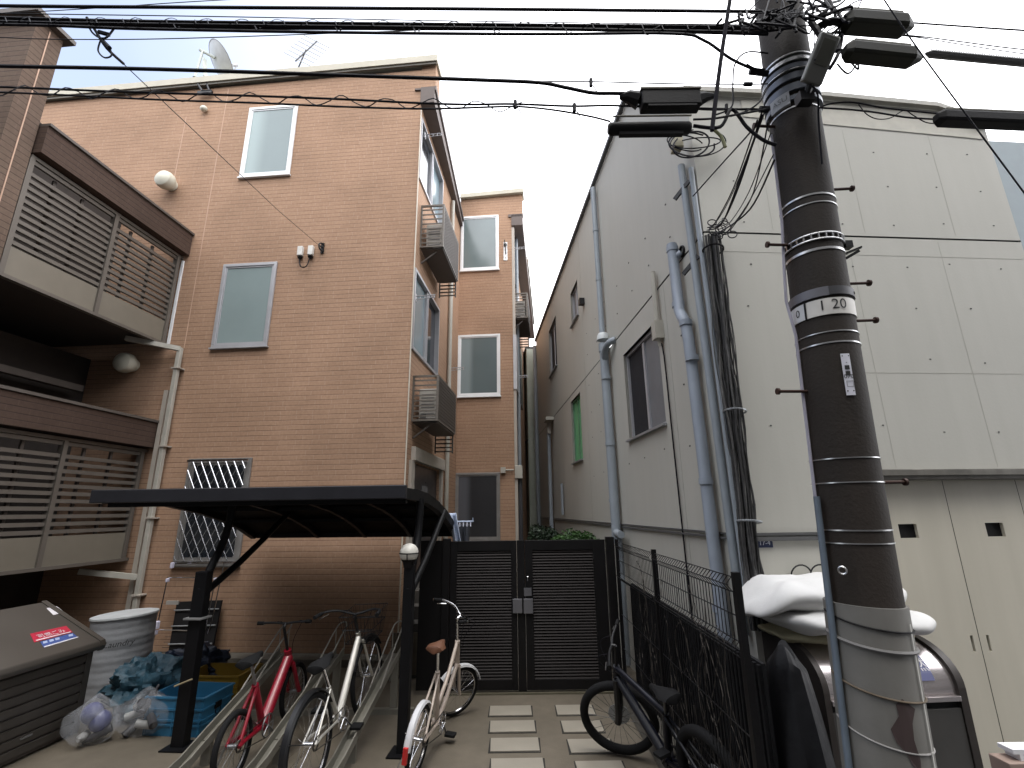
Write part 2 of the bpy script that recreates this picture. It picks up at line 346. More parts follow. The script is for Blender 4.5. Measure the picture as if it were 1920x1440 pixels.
def curtain_glass(name, base, pale, x0, x1):
    """frosted pane with a pale curtain standing behind one side of it"""
    m = mat(name, base, .13, 0, .08, scale=.8, spec=.7); t = m.node_tree; n = t.nodes; l = t.links; b_ = n['Principled BSDF']
    src = b_.inputs['Base Color'].links[0].from_socket; tc = n.new('ShaderNodeTexCoord'); sp = n.new('ShaderNodeSeparateXYZ'); l.new(tc.outputs['Object'], sp.inputs[0])
    mr = n.new('ShaderNodeMapRange'); mr.interpolation_type = 'SMOOTHSTEP'; mr.inputs['From Min'].default_value = x0; mr.inputs['From Max'].default_value = x1; mr.inputs['To Min'].default_value = 1; mr.inputs['To Max'].default_value = 0
    l.new(sp.outputs[0], mr.inputs['Value']); mm = n.new('ShaderNodeMix'); mm.data_type = 'RGBA'; mm.inputs['B'].default_value = (*pale, 1)
    l.new(mr.outputs[0], mm.inputs['Factor']); l.new(src, mm.inputs['A']); l.new(mm.outputs['Result'], b_.inputs['Base Color']); return m
GA = curtain_glass('pane_upper', (.12, .175, .18), (.22, .30, .30), -3.25, -2.95)
front_window(LB, -3.40, -2.42, 8.08, 9.66, 0, WFR, GA)
GM = mat('pane_middle', (.24, .30, .30), .15, 0, .1, scale=.8, spec=.7)
front_window(LB, -3.43, -2.44, 4.72, 6.28, 0, ALU, GM)
wn = front_window(LB, -3.50, -2.45, 1.27, 2.86, 0, mat('grey_frame', (.24, .23, .22), .4, .2), GLD, fw=.07)
q = MB(FL)                                              # diagonal security bars
lo, hi, x0, x1 = 1.33, 2.80, -3.44, -2.50
for i in range(-8, 8):
    xs = x0+.07+i*.135; p = []
    for t in (0, 1): pass
    a0, z0_, a1, z1_ = xs, hi, xs+.78, lo
    if a0 < x0: z0_ = hi-(x0-a0)*(hi-lo)/.78; a0 = x0
    if a1 > x1: z1_ = lo+(a1-x1)*(hi-lo)/.78; a1 = x1
    if z0_ <= lo+.05 or z1_ >= hi-.05: continue
    q.tube([(a0, -.095, z0_), (a1, -.095, z1_)], .0075, 6)
for z_ in (1.31, 2.82): q.box(-3.47, -2.47, -.1, -.085, z_-.015, z_+.015)
q.build('security_bars', CHR, wn)
q = MB(FL)
for i in range(-8, 8):
    xs = x0+.07+i*.135; a0, z0_, a1, z1_ = xs, lo, xs+.78, hi
    if a0 < x0: z0_ = lo+(x0-a0)*(hi-lo)/.78; a0 = x0
    if a1 > x1: z1_ = hi-(a1-x1)*(hi-lo)/.78; a1 = x1
    if z0_ >= hi-.05 or z1_ <= lo+.05: continue
    q.tube([(a0, -.075, z0_), (a1, -.075, z1_)], .0045, 6)
q.build('security_bars', mat('dull_bar', (.25, .25, .25), .5, .5), wn)
G1 = curtain_glass('pane_second_block', (.12, .15, .155), (.23, .28, .29), .25, .42)
G2 = mat('pane_plain', (.15, .19, .195), .14, 0, .15, scale=.8, spec=.7)
front_window(LB, .02, 1.04, 8.08, 9.69, 4, WFR, G2)
front_window(LB, .0, 1.06, 4.70, 6.29, 4, WFR, G1)
G3 = curtain_glass('pane_lower', (.035, .035, .038), (.10, .105, .12), .22, .40)
front_window(LB, -.01, 1.04, 1.36, 2.87, 4, mat('grey_frame', (1, 1, 1)), G3)
# side windows of the first block
def side_window(d0, d1, z0, z1, a=0, fm=ALU, open_near=True, near=GLS, far=GLD):
    q = MB(FL); q.box(a-.1, a+.03, d0, d1, z1-.05, z1).box(a-.1, a+.03, d0, d1, z0, z0+.05).box(a-.1, a+.03, d0, d0+.045, z0+.05, z1-.05).box(a-.1, a+.03, d1-.045, d1, z0+.05, z1-.05)
    o = q.build('window', fm, LB); m_ = (d0+d1)/2
    q = MB(FL); q.box(a-.05, a+.01, m_-.05, m_+.0, z0+.05, z1-.05).box(a-.03, a+.02, m_+.003, m_+.05, z0+.05, z1-.05).build('sash', fm, o)
    MB(FL).box(a-.045, a-.035, d0+.045, m_-.05, z0+.05, z1-.05).build('pane', near, o)
    MB(FL).box(a-.065, a-.055, m_, d1-.045, z0+.05, z1-.05).build('pane', far, o)
    return o
side_window(.05, 1.86, 4.6, 6.07, near=GLS, far=GLD)
side_window(.05, 1.86, 7.87, 9.2, near=GLD, far=GLS)
# entrance door with beige hood in the side wall
MB(FL).box(0.002, .08, .3, 2.48, 2.80, 3.02).build('door_hood', BGR, LB, bevel=.01)
MB(FL).box(.002, .05, .22, .40, 0, 2.80).build('door_jamb', BGR, LB); MB(FL).box(.002, .05, 2.31, 2.45, 0, 2.80).build('door_jamb', BGR, LB)
dr = MB(FL).box(-.1, -.05, .42, 2.3, .02, 2.78).build('door', mat('door_dark', (.03, .03, .035), .3), LB)
MB(FL).box(-.05, -.045, 1.2, 1.6, 2.1, 2.45).build('notice', mat('notice_grey', (.2, .2, .21)), dr)
MB(FL).box(-.05, -.03, 1.95, 2.0, .95, 1.15).build('handle', CHR, dr)
MB(FL).tube([(.02, -.015, 0), (.02, -.015, 9.3)], .011, 6).build('corner_conduit', mat('cream_conduit', (.6, .55, .46), .5), LB)
MB(FL).tube([(.06, 2.75, 0), (.06, 2.75, 9.3)], .045, 10).build('downpipe', BPIPE, LB, smooth=True)
MB(FL).box(1.383, 1.45, 4.0, 4.06, 0, 9.3).build('corner_trim', BGR, LB)
for a0, d0, z0 in ((0, .25, 9.0), (0, .1, 5.55), (0, 2.9, 5.1), (1.38, 4.1, 8.75), (1.38, 4.1, 5.2)):
    q = MB(FL); q.box(a0+.002, a0+.03, d0, d0+.08, z0-.06, z0+.06)
    q.tube([(a0+.03, d0+.04, z0+.02), (a0+.36, d0+.04, z0+.03)], .009, 6).tube([(a0+.03, d0+.04, z0-.04), (a0+.36, d0+.04, z0-.01)], .007, 6)
    for k in range(4): q.tube([(a0+.1+k*.08, d0+.04, z0+.025), (a0+.1+k*.08, d0+.04, z0-.03)], .006, 6)
    q.build('laundry_bracket', ALU, LB)
# air-conditioner cages: parts of the building, the machines stand in them
def cage(a, d0, d1, z0, z1, dep=.42):
    o = MB(FL)
    for (x, y) in ((a+.01, d0), (a+dep, d0), (a+dep, d1), (a+.01, d1)): o.box(x-.018, x+.018, y-.018, y+.018, z0, z1)
    for z_ in (z0, z1-.03):
        o.box(a+.028, a+dep-.018, d0-.018, d0+.018, z_, z_+.03).box(a+.028, a+dep-.018, d1-.018, d1+.018, z_, z_+.03)
        o.box(a+dep-.018, a+dep+.018, d0+.018, d1-.018, z_, z_+.03)
    c = o.build('equipment_cage', TAU, LB)
    q = MB(FL); n_ = 9
    for k in range(1, n_): q.box(a+.03, a+dep-.02, d0-.006, d0+.006, z0+k*(z1-z0)/n_-.012, z0+k*(z1-z0)/n_+.012)
    q.build('end_slats', TAU, c)
    q = MB(FL); q.box(a+dep+.002, a+dep+.012, d0+.02, d1-.02, z0+.03, z1-.03)
    for k in range(12): q.box(a+dep+.012, a+dep+.02, d0+.03, d1-.03, z0+.06+k*(z1-z0-.1)/12, z0+.06+k*(z1-z0-.1)/12+.025)
    q.build('side_panel', TAUD, c)
    MB(FL).box(a+.02, a+dep, d0+.02, d1-.02, z0-.03, z0-.002).build('floor_panel', TAUD, c)
    for k in range(5): MB(FL).box(a+.06, a+dep-.02, d1-.03, d1-.015, z0-.34+k*.075, z0-.315+k*.075).build('lower_slat', TAU, c)
    for x in (a+.06, a+dep-.03): MB(FL).box(x-.012, x+.012, d1-.014, d1+.01, z0-.36, z0-.03).build('lower_upright', TAUD, c)
    for y in (d0+.08,): MB(FL).bar((a+.01, y, z0-.26), (a+dep-.12, y, z0-.045), .025, .025).build('bracket', TAUD, c)
AC = mat('ac_white', (.52, .50, .46), .5, 0, .05)
def ac_unit(label, a, d, z, w=.78, dp=.3, h=.56):
    t = thing('air_conditioner', label, 'air conditioner', FL, (a+dp/2, d+w/2, z), 'outdoor units in the balcony cages')
    MB(FL).box(a, a+dp, d, d+w, z+.04, z+h).build('casing', AC, t, bevel=.015)
    q = MB(FL); q.ring((a+dp+.004, d+w*.38, z+h*.53), .2, .006, (1, 0, 0), 24, 6).ring((a+dp+.004, d+w*.38, z+h*.53), .13, .005, (1, 0, 0), 24, 6)
    for k in range(8): q.tube([(a+dp+.004, d+w*.38, z+h*.53), (a+dp+.004, d+w*.38+.2*math.cos(k*.785), z+h*.53+.2*math.sin(k*.785))], .004, 5)
    q.build('fan_grille', mat('grille_dark', (.12, .12, .12)), t)
    q = MB(FL)
    for k in range(7): q.box(a+.04, a+dp-.04, d-.004, d-.0005, z+.12+k*.055, z+.135+k*.055)
    q.box(a+.03, a+.13, d-.012, d-.005, z+.06, z+.12)
    q.build('end_louvre', mat('grille_dark', (1, 1, 1)), t)
    MB(FL).box(a+.02, a+dp-.02, d+.06, d+.14, z, z+.038).build('foot', mat('grille_dark', (1, 1, 1)), t); MB(FL).box(a+.02, a+dp-.02, d+w-.14, d+w-.06, z, z+.038).build('foot', mat('grille_dark', (1, 1, 1)), t)
    return t
cage(0, .32, 1.66, 6.60, 7.47); ac_unit('cream air conditioner in the upper cage on the near block, under the top side window', .06, .5, 6.63)
cage(0, .26, 1.68, 3.42, 4.19); ac_unit('cream air conditioner in the lower cage on the near block, above the entrance hood', .06, .45, 3.45)
cage(1.38, 4.25, 5.6, 6.80, 7.50, .36); ac_unit('small cream air conditioner in the far cage on the second block', 1.43, 4.4, 6.83, .7, .25, .5)
MB(FL).box(1.385, 1.47, 3.97, 4.9, 4.85, 6.25).build('storage_panel', mat('pale_panel', (.5, .5, .52)), LB)
MB(FL).box(1.386, 1.5, 5.0, 5.8, 4.7, 6.3).build('window', GLD, LB)
MB(FL).box(1.386, 1.45, 4.3, 5.6, 7.8, 9.2).build('window', GLD, LB)
MB(FL).box(1.06, 1.17, 3.93, 3.998, 2.85, 2.98).build('junction_box', BPIPE, LB)
MB(FL).tube([(1.17, 3.96, 2.915), (1.36, 3.96, 2.915)], .018, 8).build('conduit', BPIPE, LB)
MB(FL).box(1.385, 1.56, 3.96, 4.14, 2.72, 3.02).build('meter_box', BPIPE, LB, bevel=.01)
MB(FL).tube([(1.5, 4.1, 2.75), (1.5, 4.1, 0)], .05, 8).build('downpipe', mat('pipe_dark', (.05, .05, .055), .4), LB)
MB(FL).tube([(1.46, 4.6, 9.3), (1.46, 4.6, 0)], .045, 8).build('downpipe', WPIPE, LB)
MB(FL).tube([(-.2, 3.9, 2.1), (-.01, 3.9, 2.1)], .012, 6).build('rail_stub', ALU, LB)
pl = MB(FL).box(1.165, 1.265, 3.985, 3.998, 8.33, 8.86).build('cable_plate', mat('plate_white', (.85, .85, .85)), LB)
q = MB(FL).tube([(1.19, 3.97, 8.92), (1.22, 3.96, 8.7), (1.225, 3.97, 8.5)], .012, 6); q.ring((1.215, 3.965, 8.77), .035, .012, (0, 1, 0), 12, 6); q.box(1.21, 1.23, 3.975, 3.984, 8.39, 8.41); q.build('cable_anchor', BLKM, pl)
# roof dish and aerial
dv = FL
dh = thing('satellite_dish', 'white satellite dish on an angled arm above the brick roof edge', 'satellite dish', FL, (-4.35, -.02, 10.1))
c = Vector((-4.40, .12, 11.06)); ax = Vector((.45, .46, .52)).normalized()
u = ax.cross(Vector((0, 0, 1))).normalized(); v = u.cross(ax); q = MB(FL); vs = []; fs = []; n_, k_ = 28, 6
for i in range(k_+1):
    rr = .36*i/k_
    for j in range(n_):
        t_ = 2*math.pi*j/n_; vs.append(c+u*rr*math.cos(t_)+v*rr*1.12*math.sin(t_)+ax*(.10*(i/k_)**2))
for i in range(k_):
    for j in range(n_): fs.append((i*n_+j, i*n_+(j+1) % n_, (i+1)*n_+(j+1) % n_, (i+1)*n_+j))
q.add(vs, fs); q.build('reflector', mat('dish_grey', (.55, .57, .58), .4), dh, smooth=True)
MB(FL).tube([c+u*.362*math.cos(t_*math.pi/14)+v*.405*math.sin(t_*math.pi/14)+ax*.1 for t_ in range(28)], .008, 6, closed=True).build('rim', mat('dish_rim', (.25, .25, .26)), dh)
fd = c+ax*.36-v*.12+u*.05
MB(FL).tube([c-v*.35+ax*.06, fd], .012, 6).build('feed_arm', mat('arm_grey', (.35, .35, .35), .5), dh)
MB(FL).tube([fd, fd-ax*.1], .03, 10).build('receiver', mat('arm_grey', (1, 1, 1)), dh)
q = MB(FL).bar((-4.62, -.02, 11.2), (-4.66, -.05, 10.50), .09, .03).bar((-4.55, -.02, 11.0), (-4.44, -.04, 10.50), .08, .03)
q.tube([(-4.66, -.06, 11.2), (-4.40, .06, 11.10)], .03, 6); q.build('support_plate', mat('arm_pale', (.5, .54, .5)), dh)
q = MB(FL).tube([(-4.68, -.05, 10.52), (-4.40, -.09, 10.1)], .022, 8).tube([(-4.46, -.04, 10.52), (-4.26, -.08, 10.1)], .022, 8).tube([(-4.42, -.09, 10.1), (-4.22, -.09, 10.1)], .018, 8)
q.box(-4.5, -4.2, -.1, -.052, 10.04, 10.1); q.build('wall_arm', BLKM, dh)
an = thing('tv_aerial', 'thin wire television aerial leaning on a stub mast above the brick roof', 'aerial', FL, (-2.9, .6, 10.4))
MB(FL).tube([(-3.15, .6, 10.4), (-2.80, .6, 11.75)], .016, 6).build('mast', BLKM, an)
b0, b1 = Vector((-2.9, .45, 11.3)), Vector((-2.72, .85, 12.3)); MB(FL).tube([b0, b1], .016, 6).build('boom', BLKM, an)
q = MB(FL)
for k in range(7):
    p = b0.lerp(b1, .08+k*.15); q.tube([p+Vector((-.32, 0, .22)), p+Vector((.32, 0, -.22))], .010, 5)
q.build('elements', mat('arm_grey', (1, 1, 1)), an)
# vents
VW = mat('vent_cream', (.62, .60, .50), .45, 0, .05)
for (a_, z_, n2) in ((-4.72, 8.0, 1), (-4.78, 4.46, 1)):
    q = MB(FL); mm_ = Matrix.Translation((a_, 0, z_)) @ Matrix.Rotation(R(90), 4, 'X')
    q.lathe([(.105, 0.002), (.115, .03), (.11, .07), (.14, .085), (.165, .13), (.17, .2), (.15, .26), (.09, .295), (0, .30)], n=24, m=mm_); q.build('exhaust_vent', VW, LB, smooth=True)
MB(FL).ball((-4.33, -.06, 9.7), (.07, .06, .06), 12, 8).build('spotlight', VW, LB, smooth=True)
# boxes and drop-wire anchor on the wall
for k, a_ in enumerate((-2.03, -1.84)):
    bx_ = MB(FL).box(a_-.045, a_+.045, -.07, -.003, 6.36, 6.54).build('wall_box', mat('box_white', (.66, .64, .6)), LB, bevel=.008)
    MB(FL).lathe([(.03, 0), (.045, .03), (.02, .05)], (a_, -.035, 6.305), 12).build('gland', BLK, bx_)
q = MB(FL); q.tube(smooth_path([(-2.03, -.05, 6.3), (-1.98, -.06, 6.14), (-1.88, -.06, 6.14), (-1.84, -.05, 6.3)]), .01, 6).build('loop_cable', CAB, LB, smooth=True)
q = MB(FL).ring((-1.64, -.05, 6.5), .07, .014, (1, -.3, 0), 16, 6, 0, 300).tube([(-1.64, -.003, 6.52), (-1.66, -.1, 6.5)], .012, 6).box(-1.67, -1.62, -.03, -.002, 6.4, 6.6); q.build('wire_anchor', BLKM, LB, smooth=True)
# joint strips in the cladding
JS = mat('joint_sealant', (.5, .33, .24), .7)
for a_, z0_, z1_ in ((-3.93, 4.75, 10.2), (-4.72, 7.9, 9.6)): MB(FL).box(a_-.007, a_+.007, -.0035, -.001, z0_, z1_).build('sealant_joint', JS, LB)
# rain pipe by the balcony
q = MB(FL); q.box(-3.96, -3.89, -.12, -.05, .35, 4.72); q.build('downpipe', BPIPE, LB, bevel=.01)
MB(FL).bar((-3.92, -.09, 4.70), (-4.62, -.42, 4.80), .075, .075).build('branch_pipe', BPIPE, LB); MB(FL).bar((-3.97, -.09, 1.11), (-4.6, -.42, 1.23), .075, .075).build('branch_pipe', BPIPE, LB)
for z_ in (4.35, 3.05, 1.95, .85): MB(FL).box(-3.99, -3.85, -.138, -.002, z_, z_+.02).build('pipe_clip', BGR, LB)
MB(FL).box(-4.115, -4.04, -.05, -.002, 0, 4.0).build('corner_trim', BGR, LB)
# ---- balconies on the wing facing the yard
def balcony(zf, near=-2.60):
    zb, zp, zt = zf, zf+.37, zf+1.60                  # underside, panel top, rail top
    q = MB(FL); x0, x1 = -4.31, -4.25
    for d_ in (-.09, -1.34, near+.02): q.box(x0-.01, x1+.01, d_-.03, d_+.03, zb, zt)
    q.box(x0-.01, x1+.01, near, 0, zt-.001, zt+.045).box(x0-.01, x1+.01, near, 0, zb-.045, zb-.001)
    o = q.build('balcony_railing', TAU, LB)
    q = MB(FL); n_ = 12; step = (zt-.04-zp-.02)/n_
    for k in range(n_):
        z_ = zp+.03+k*step+(0 if k < n_-2 else .07*(k-n_+2))
        for dd0, dd1 in ((near+.05, -1.371), (-1.309, -.121)): q.box(-4.30, -4.262, dd0, dd1, z_, z_+.05)
    q.build('slats', TAU, o)
    q = MB(FL)
    for dd0, dd1 in ((near+.05, -1.371), (-1.309, -.121)): q.box(-4.295, -4.268, dd0, dd1, zb, zp)
    q.build('kick_panel', mat('panel_beige', (.19, .168, .132), .5, 0, .05), o)
    for dd in (-.55, -.98, -1.8, -2.2): MB(FL).box(-4.36, -4.33, dd-.02, dd+.02, zb, zt-.05).build('inner_post', TAUD, o)
    MB(FL).box(-9, -4.33, near-2, -.005, zb+.02, zb+.22).build('balcony_slab', mat('slab_dark', (.06, .05, .045), .8), LB)
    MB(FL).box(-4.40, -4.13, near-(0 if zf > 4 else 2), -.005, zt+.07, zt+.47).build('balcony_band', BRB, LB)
    MB(FL).box(-4.42, -4.10, near-(0 if zf > 4 else 2), -.003, zt+.472, zt+.51).build('band_cap', TAUD, LB)
balcony(4.84); balcony(1.38, -4.0)
MB(FL).box(-4.24, -4.20, -.03, -.003, 4.8, 6.4).build('corner_trim', WFR, LB)
RW = mat('recess_shade_brown', (.035, .028, .024), .85, 0, .2)  # near-black colour paints the balcony shade onto the recess walls
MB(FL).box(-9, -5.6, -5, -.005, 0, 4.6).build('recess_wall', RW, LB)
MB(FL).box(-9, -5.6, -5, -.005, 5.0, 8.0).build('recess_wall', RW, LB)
MB(FL).box(-9, -4.35, -5, -.005, 8.05, 8.2).build('wing_roof', SOF, LB) if False else None
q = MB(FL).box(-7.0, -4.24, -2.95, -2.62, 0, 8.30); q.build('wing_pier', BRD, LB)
MB(FL).prism([(-7, 8.30), (-4.14, 8.30), (-4.14, 8.36), (-7, 8.42)], 'd', -3.05, -2.54).build('pier_cap', TAUD, LB)
MB(FL).box(-4.237, -4.232, -2.80, -2.785, 0, 8.25).build('sealant_joint', JS, LB)
MB(FL).box(-5.4, -5.3, -2.3, -.3, 3.95, 4.05).build('duct', TAUD, LB)
# ================================================================ GREY BUILDING (right)
RB = thing('grey_building', 'pale grey panel-clad two-storey workshop with big cream sliding doors beside the alley', 'building', FR)
GW = mat('grey_panel', (.45, .44, .395), .6, 0, .05, scale=.5, bump=.06, bscale=40, streak=.035)
LINE = mat('seam_dark', (.05, .05, .05), .7); SEAM = mat('seam_grey', (.39, .38, .34), .7)
side_h = [(1.26, 2.55, 2.89, 4.08), (5.2, 5.92, 5.83, 6.60), (7.92, 9.15, 5.60, 6.95), (5.45, 6.4, 2.95, 4.27)]
b = MB(FR)
b.add([(0, 0, 4.42), (3.1, 0, 4.42), (3.1, 0, 5.70), (2.6, 0, 5.89), (1.4, 0, 5.95), (0, 0, 5.93)], [(0, 1, 2, 3, 4, 5)])
b.skin('d', 0, 0, 3.1, 0, 4.402, [(1.12, 3.1, 0, 2.2)], .06)
b.skin('a', 0, 0, 12.1, 0, 1.80, (), .1); b.skin('a', 0, 0, 12.1, 1.80, 4.398, side_h, .12)
b.skin('a', 0, 1.58, 12.1, 4.42, 7.44, side_h, .12); b.add([(0, 0, 4.42), (0, 1.58, 4.42), (0, 1.58, 7.44), (0, 0, 5.93)], [(0, 1, 2, 3)])
b.add([(0, 1.58, 7.44), (0, 12.1, 7.44), (0, 12.1, 7.72)], [(0, 1, 2)])
b.build('wall', GW, RB, fixn=False)
MB(FR).skin('d', .02, 0, 3.1, 4.39, 4.43).skin('a', .015, 0, 12.1, 4.39, 4.43).build('groove', LINE, RB, fixn=False)
RFM = mat('roof_sheet', (.30, .30, .29), .5, .2)
MB(FR).add([(0, .01, 5.93), (3.1, .01, 5.7), (3.1, 1.58, 7.3), (0, 1.58, 7.44), (3.1, 12.1, 7.7), (0, 12.1, 7.72)], [(0, 1, 2, 3), (3, 2, 4, 5)]).build('roof', RFM, RB, fixn=False)
MB(FR).quad((3.1, 0, 0), (3.1, 12.1, 0), (3.1, 12.1, 7.7), (3.1, 1.58, 7.3), (3.1, 0, 5.7)).build('wall', GW, RB, fixn=False)
q = MB(FR).bar((-.03, 1.55, 7.47), (-.03, 12.1, 7.75), .06, .06).bar((-.03, -.02, 5.96), (-.03, 1.56, 7.46), .06, .06)
q.build('roof_trim', mat('trim_dark', (.09, .09, .09), .5), RB)
q = MB(FR).bar((-.04, -.02, 5.96), (1.4, -.02, 5.98), .07, .05).bar((1.4, -.02, 5.98), (2.6, -.02, 5.92), .07, .05).bar((2.6, -.02, 5.92), (3.12, -.02, 5.73), .07, .05)
q.build('coping', mat('coping_pale', (.38, .365, .32), .5), RB)
MB(FR).add([(.55, -.006, 5.70), (3.05, -.006, 5.56), (3.05, -.006, 5.66), (2.6, -.006, 5.84), (1.4, -.006, 5.91), (.55, -.006, 5.90)], [(0, 1, 2, 3, 4, 5)]).build('upper_strip', mat('strip_cream', (.46, .44, .375), .55), RB)
q = MB(FR).box(-.03, 1.1, -.02, -.001, 1.795, 1.815).box(-.035, 1.1, -.03, -.001, 1.755, 1.785).box(-.02, -.001, 0, 12.1, 1.795, 1.81).box(-.03, -.001, 0, 12.1, 1.76, 1.775)
q.build('base_trim', mat('trim_dark', (1, 1, 1)), RB)
q = MB(FR)
for a_, z0_, z1_ in ((1.36, 2.3, 4.38), (2.25, 2.3, 4.38), (.66, 4.45, 5.6), (1.55, 4.45, 5.6), (2.45, 4.45, 5.6)): q.box(a_-.002, a_+.002, -.0012, -.0003, z0_, z1_)
q.box(0.0, 3.1, -.0015, -.0003, 4.22, 4.224).box(1.2, 3.1, -.0015, -.0003, 3.1, 3.103)
q.build('panel_seams', SEAM, RB)
MB(FR).box(-.003, -.0005, .98, .988, 0, 4.38).build('panel_seam', SEAM, RB); MB(FR).box(-.003, -.0005, 4.9, 4.906, 0, 7.4).build('panel_seam', SEAM, RB)
q = MB(FR); rnd = random.Random(3)
for z_ in (5.35, 4.95, 4.55, 4.12, 3.68, 3.2, 2.62):
    for k in range(6):
        a_ = .35+k*.5+rnd.uniform(-.05, .05)
        if rnd.random() < .12: continue
        zz = z_+rnd.uniform(-.03, .03); q.box(a_-.007, a_+.007, -.004, -.0005, zz-.0045, zz+.0045)
for z_ in (5.2, 4.8, 4.2, 3.7, 3.2, 2.6):
    for k in range(7):
        d_ = .7+k*.65+rnd.uniform(-.05, .05); zz = z_+rnd.uniform(-.04, .04)
        if 1.1 < d_ < 2.7 and 2.8 < zz < 4.2: continue
        q.box(-.006, -.0005, d_-.01, d_+.01, zz-.006, zz+.006)
q.build('fixings', LINE, RB)
# sliding door front
LT = mat('lintel_grey', (.16, .15, .13), .5, .3, .25, streak=.3)
MB(FR).box(1.1, 3.12, -.06, -.001, 2.20, 2.285).build('door_track', LT, RB, bevel=.005)
MB(FR).box(1.1, 3.12, -.085, -.061, 2.235, 2.275).build('track_rail', LT, RB)
DOOR = mat('door_cream', (.53, .495, .41), .5, 0, .04, scale=.8, streak=.06)
for k, (a0, a1, h0, v0) in enumerate(((1.13, 1.757, 1.70, 1.30), (1.763, 2.40, 1.83, 2.04), (2.406, 3.09, None, 2.72))):
    hs = [(v0, v0+.155, 1.755, 1.862)]
    if h0: hs.append((h0-.011, h0+.011, .94, 1.05))
    dr = MB(FR).skin('d', .03, a0, a1, .02, 2.198, hs, .03).build('door_leaf', DOOR, RB, fixn=False)
    MB(FR).box(v0+.0005, v0+.1545, .055, .065, 1.756, 1.861).build('vent_screen', BLK, dr)
    if h0: MB(FR).box(h0-.0105, h0+.0105, .05, .06, .941, 1.049).build('handle', GALV, dr)
MB(FR).box(1.0, 3.3, .075, .09, 0, 2.25).build('door_back', LINE, RB)
# windows in the alley side
def rwin(d0, d1, z0, z1, gl1, gl2, fm=ALU, rec=.07):
    q = MB(FR).box(rec-.03, rec+.02, d0, d1, z1-.04, z1-.002).box(rec-.03, rec+.02, d0, d1, z0+.002, z0+.04).box(rec-.03, rec+.02, d0+.002, d0+.035, z0+.04, z1-.04).box(rec-.03, rec+.02, d1-.035, d1-.002, z0+.04, z1-.04)
    o = q.build('window', fm, RB); m_ = (d0+d1)/2
    MB(FR).box(rec-.02, rec+.01, m_-.03, m_+.03, z0+.04, z1-.04).build('sash', fm, o)
    MB(FR).box(rec, rec+.006, d0+.035, m_-.03, z0+.04, z1-.04).build('pane', gl1, o)
    MB(FR).box(rec, rec+.006, m_+.03, d1-.035, z0+.04, z1-.04).build('pane', gl2, o)
    MB(FR).box(-.05, rec-.031, d0-.02, d1+.02, z0-.025, z0+.0).build('sill', mat('sill_grey', (.3, .31, .32), .4, .3), o)
SCR = mat('window_screen', (.16, .165, .175), .4)
OPN = mat('painted_dark_opening', (.006, .006, .009), .8)  # matte black sheet paints the unlit inside of an open window
rwin(1.26, 2.55, 2.89, 4.08, SCR, OPN); rwin(5.2, 5.92, 5.83, 6.60, SCR, SCR); rwin(7.92, 9.15, 5.6, 6.95, OPN, OPN)
rwin(5.45, 6.4, 2.95, 4.27, mat('green_glass', (.16, .46, .22), .3), mat('green_glass', (1, 1, 1)), fm=mat('green_frame', (.12, .26, .15), .4))
# pipes on the alley side
q = MB(FR).tube([(-.07, 3.3, 7.35), (-.07, 3.3, 4.7)], .045, 10)
for z_ in (6.5, 5.6): q.tube([(-.07, 3.3, z_), (-.07, 3.3, z_+.05)], .052, 10)
q.build('downpipe', WPIPE, RB, smooth=True)
q = MB(FR).tube([(-.09, 3.2, 4.42), (-.09, 3.15, 1.55)], .068, 14).tube([(-.09, 3.2, 4.35), (-.09, 3.2, 4.48)], .078, 14)
q.tube(smooth_path([(-.09, 3.19, 4.2), (-.11, 3.08, 4.33), (-.08, 2.92, 4.40), (-.0, 2.85, 4.42)], 4), .05, 10)
for z_ in (3.9, 2.9, 2.1): q.tube([(-.09, 3.17, z_), (-.09, 3.17, z_+.05)], .074, 14)
q.build('downpipe', WPIPE, RB, smooth=True)
q = MB(FR).lathe([(.05, 0), (.1, .02), (.09, .09), (.07, .13), (0, .14)], (-.09, 3.2, 4.52), 16)
q.build('pipe_hood', mat('hood_pale', (.5, .53, .53), .4), RB, smooth=True)
q = MB(FR).tube([(-.09, 3.15, 1.7), (-.12, 3.0, 1.68), (-.13, 2.8, 1.68)], .05, 10).tube([(-.1, 2.95, 1.66), (-.1, 2.95, .1)], .03, 8); q.build('branch_pipe', WPIPE, RB, smooth=True)
q = MB(FR).tube([(-.08, .50, 4.58), (-.08, .49, 3.86), (-.08, .46, 3.80), (-.075, .40, 3.70), (-.075, .385, 3.62), (-.075, .37, 3.5), (-.075, .30, 0)], .052, 12)
for z_ in (4.5, 3.9, 3.66, 3.3, 2.2, 1.2): q.tube([(-.078, .50 if z_ > 3.8 else .385 if z_ > 3.4 else .34, z_), (-.078, .50 if z_ > 3.8 else .385 if z_ > 3.4 else .34, z_+.05)], .060, 12)
q.tube([(-.08, .50, 4.42), (-.01, .46, 4.46)], .04, 10)
q.build('downpipe', mat('pipe_blue_grey', (.30, .34, .40), .45, 0, .06, streak=.15), RB, smooth=True)
MB(FR).ring((-.012, .44, 4.47), .05, .012, (1, 0, 0), 16, 6).build('pipe_collar', BLK, RB)
q = MB(FR).tube([(-.05, 1.12, 4.60), (-.05, 1.13, 4.0)], .032, 8).box(-.10, -.003, 1.08, 1.19, 3.80, 4.0).tube([(-.05, 1.13, 3.8), (-.04, 1.13, 3.72)], .02, 6)
q.build('cable_entry', BPIPE, RB, smooth=True)
MB(FR).tube(smooth_path([(-.04, 1.13, 3.75), (-.02, 1.10, 3.6), (-.02, 1.08, 2.5), (-.02, 1.02, 0.1)], 4), .008, 6).build('wall_cable', CAB, RB)
q = MB(FR).tube([(-.05, .17, 5.25), (-.05, .06, 1.1)], .034, 10).tube([(-.035, .02, 5.1), (-.03, -.01, 1.3)], .024, 8)
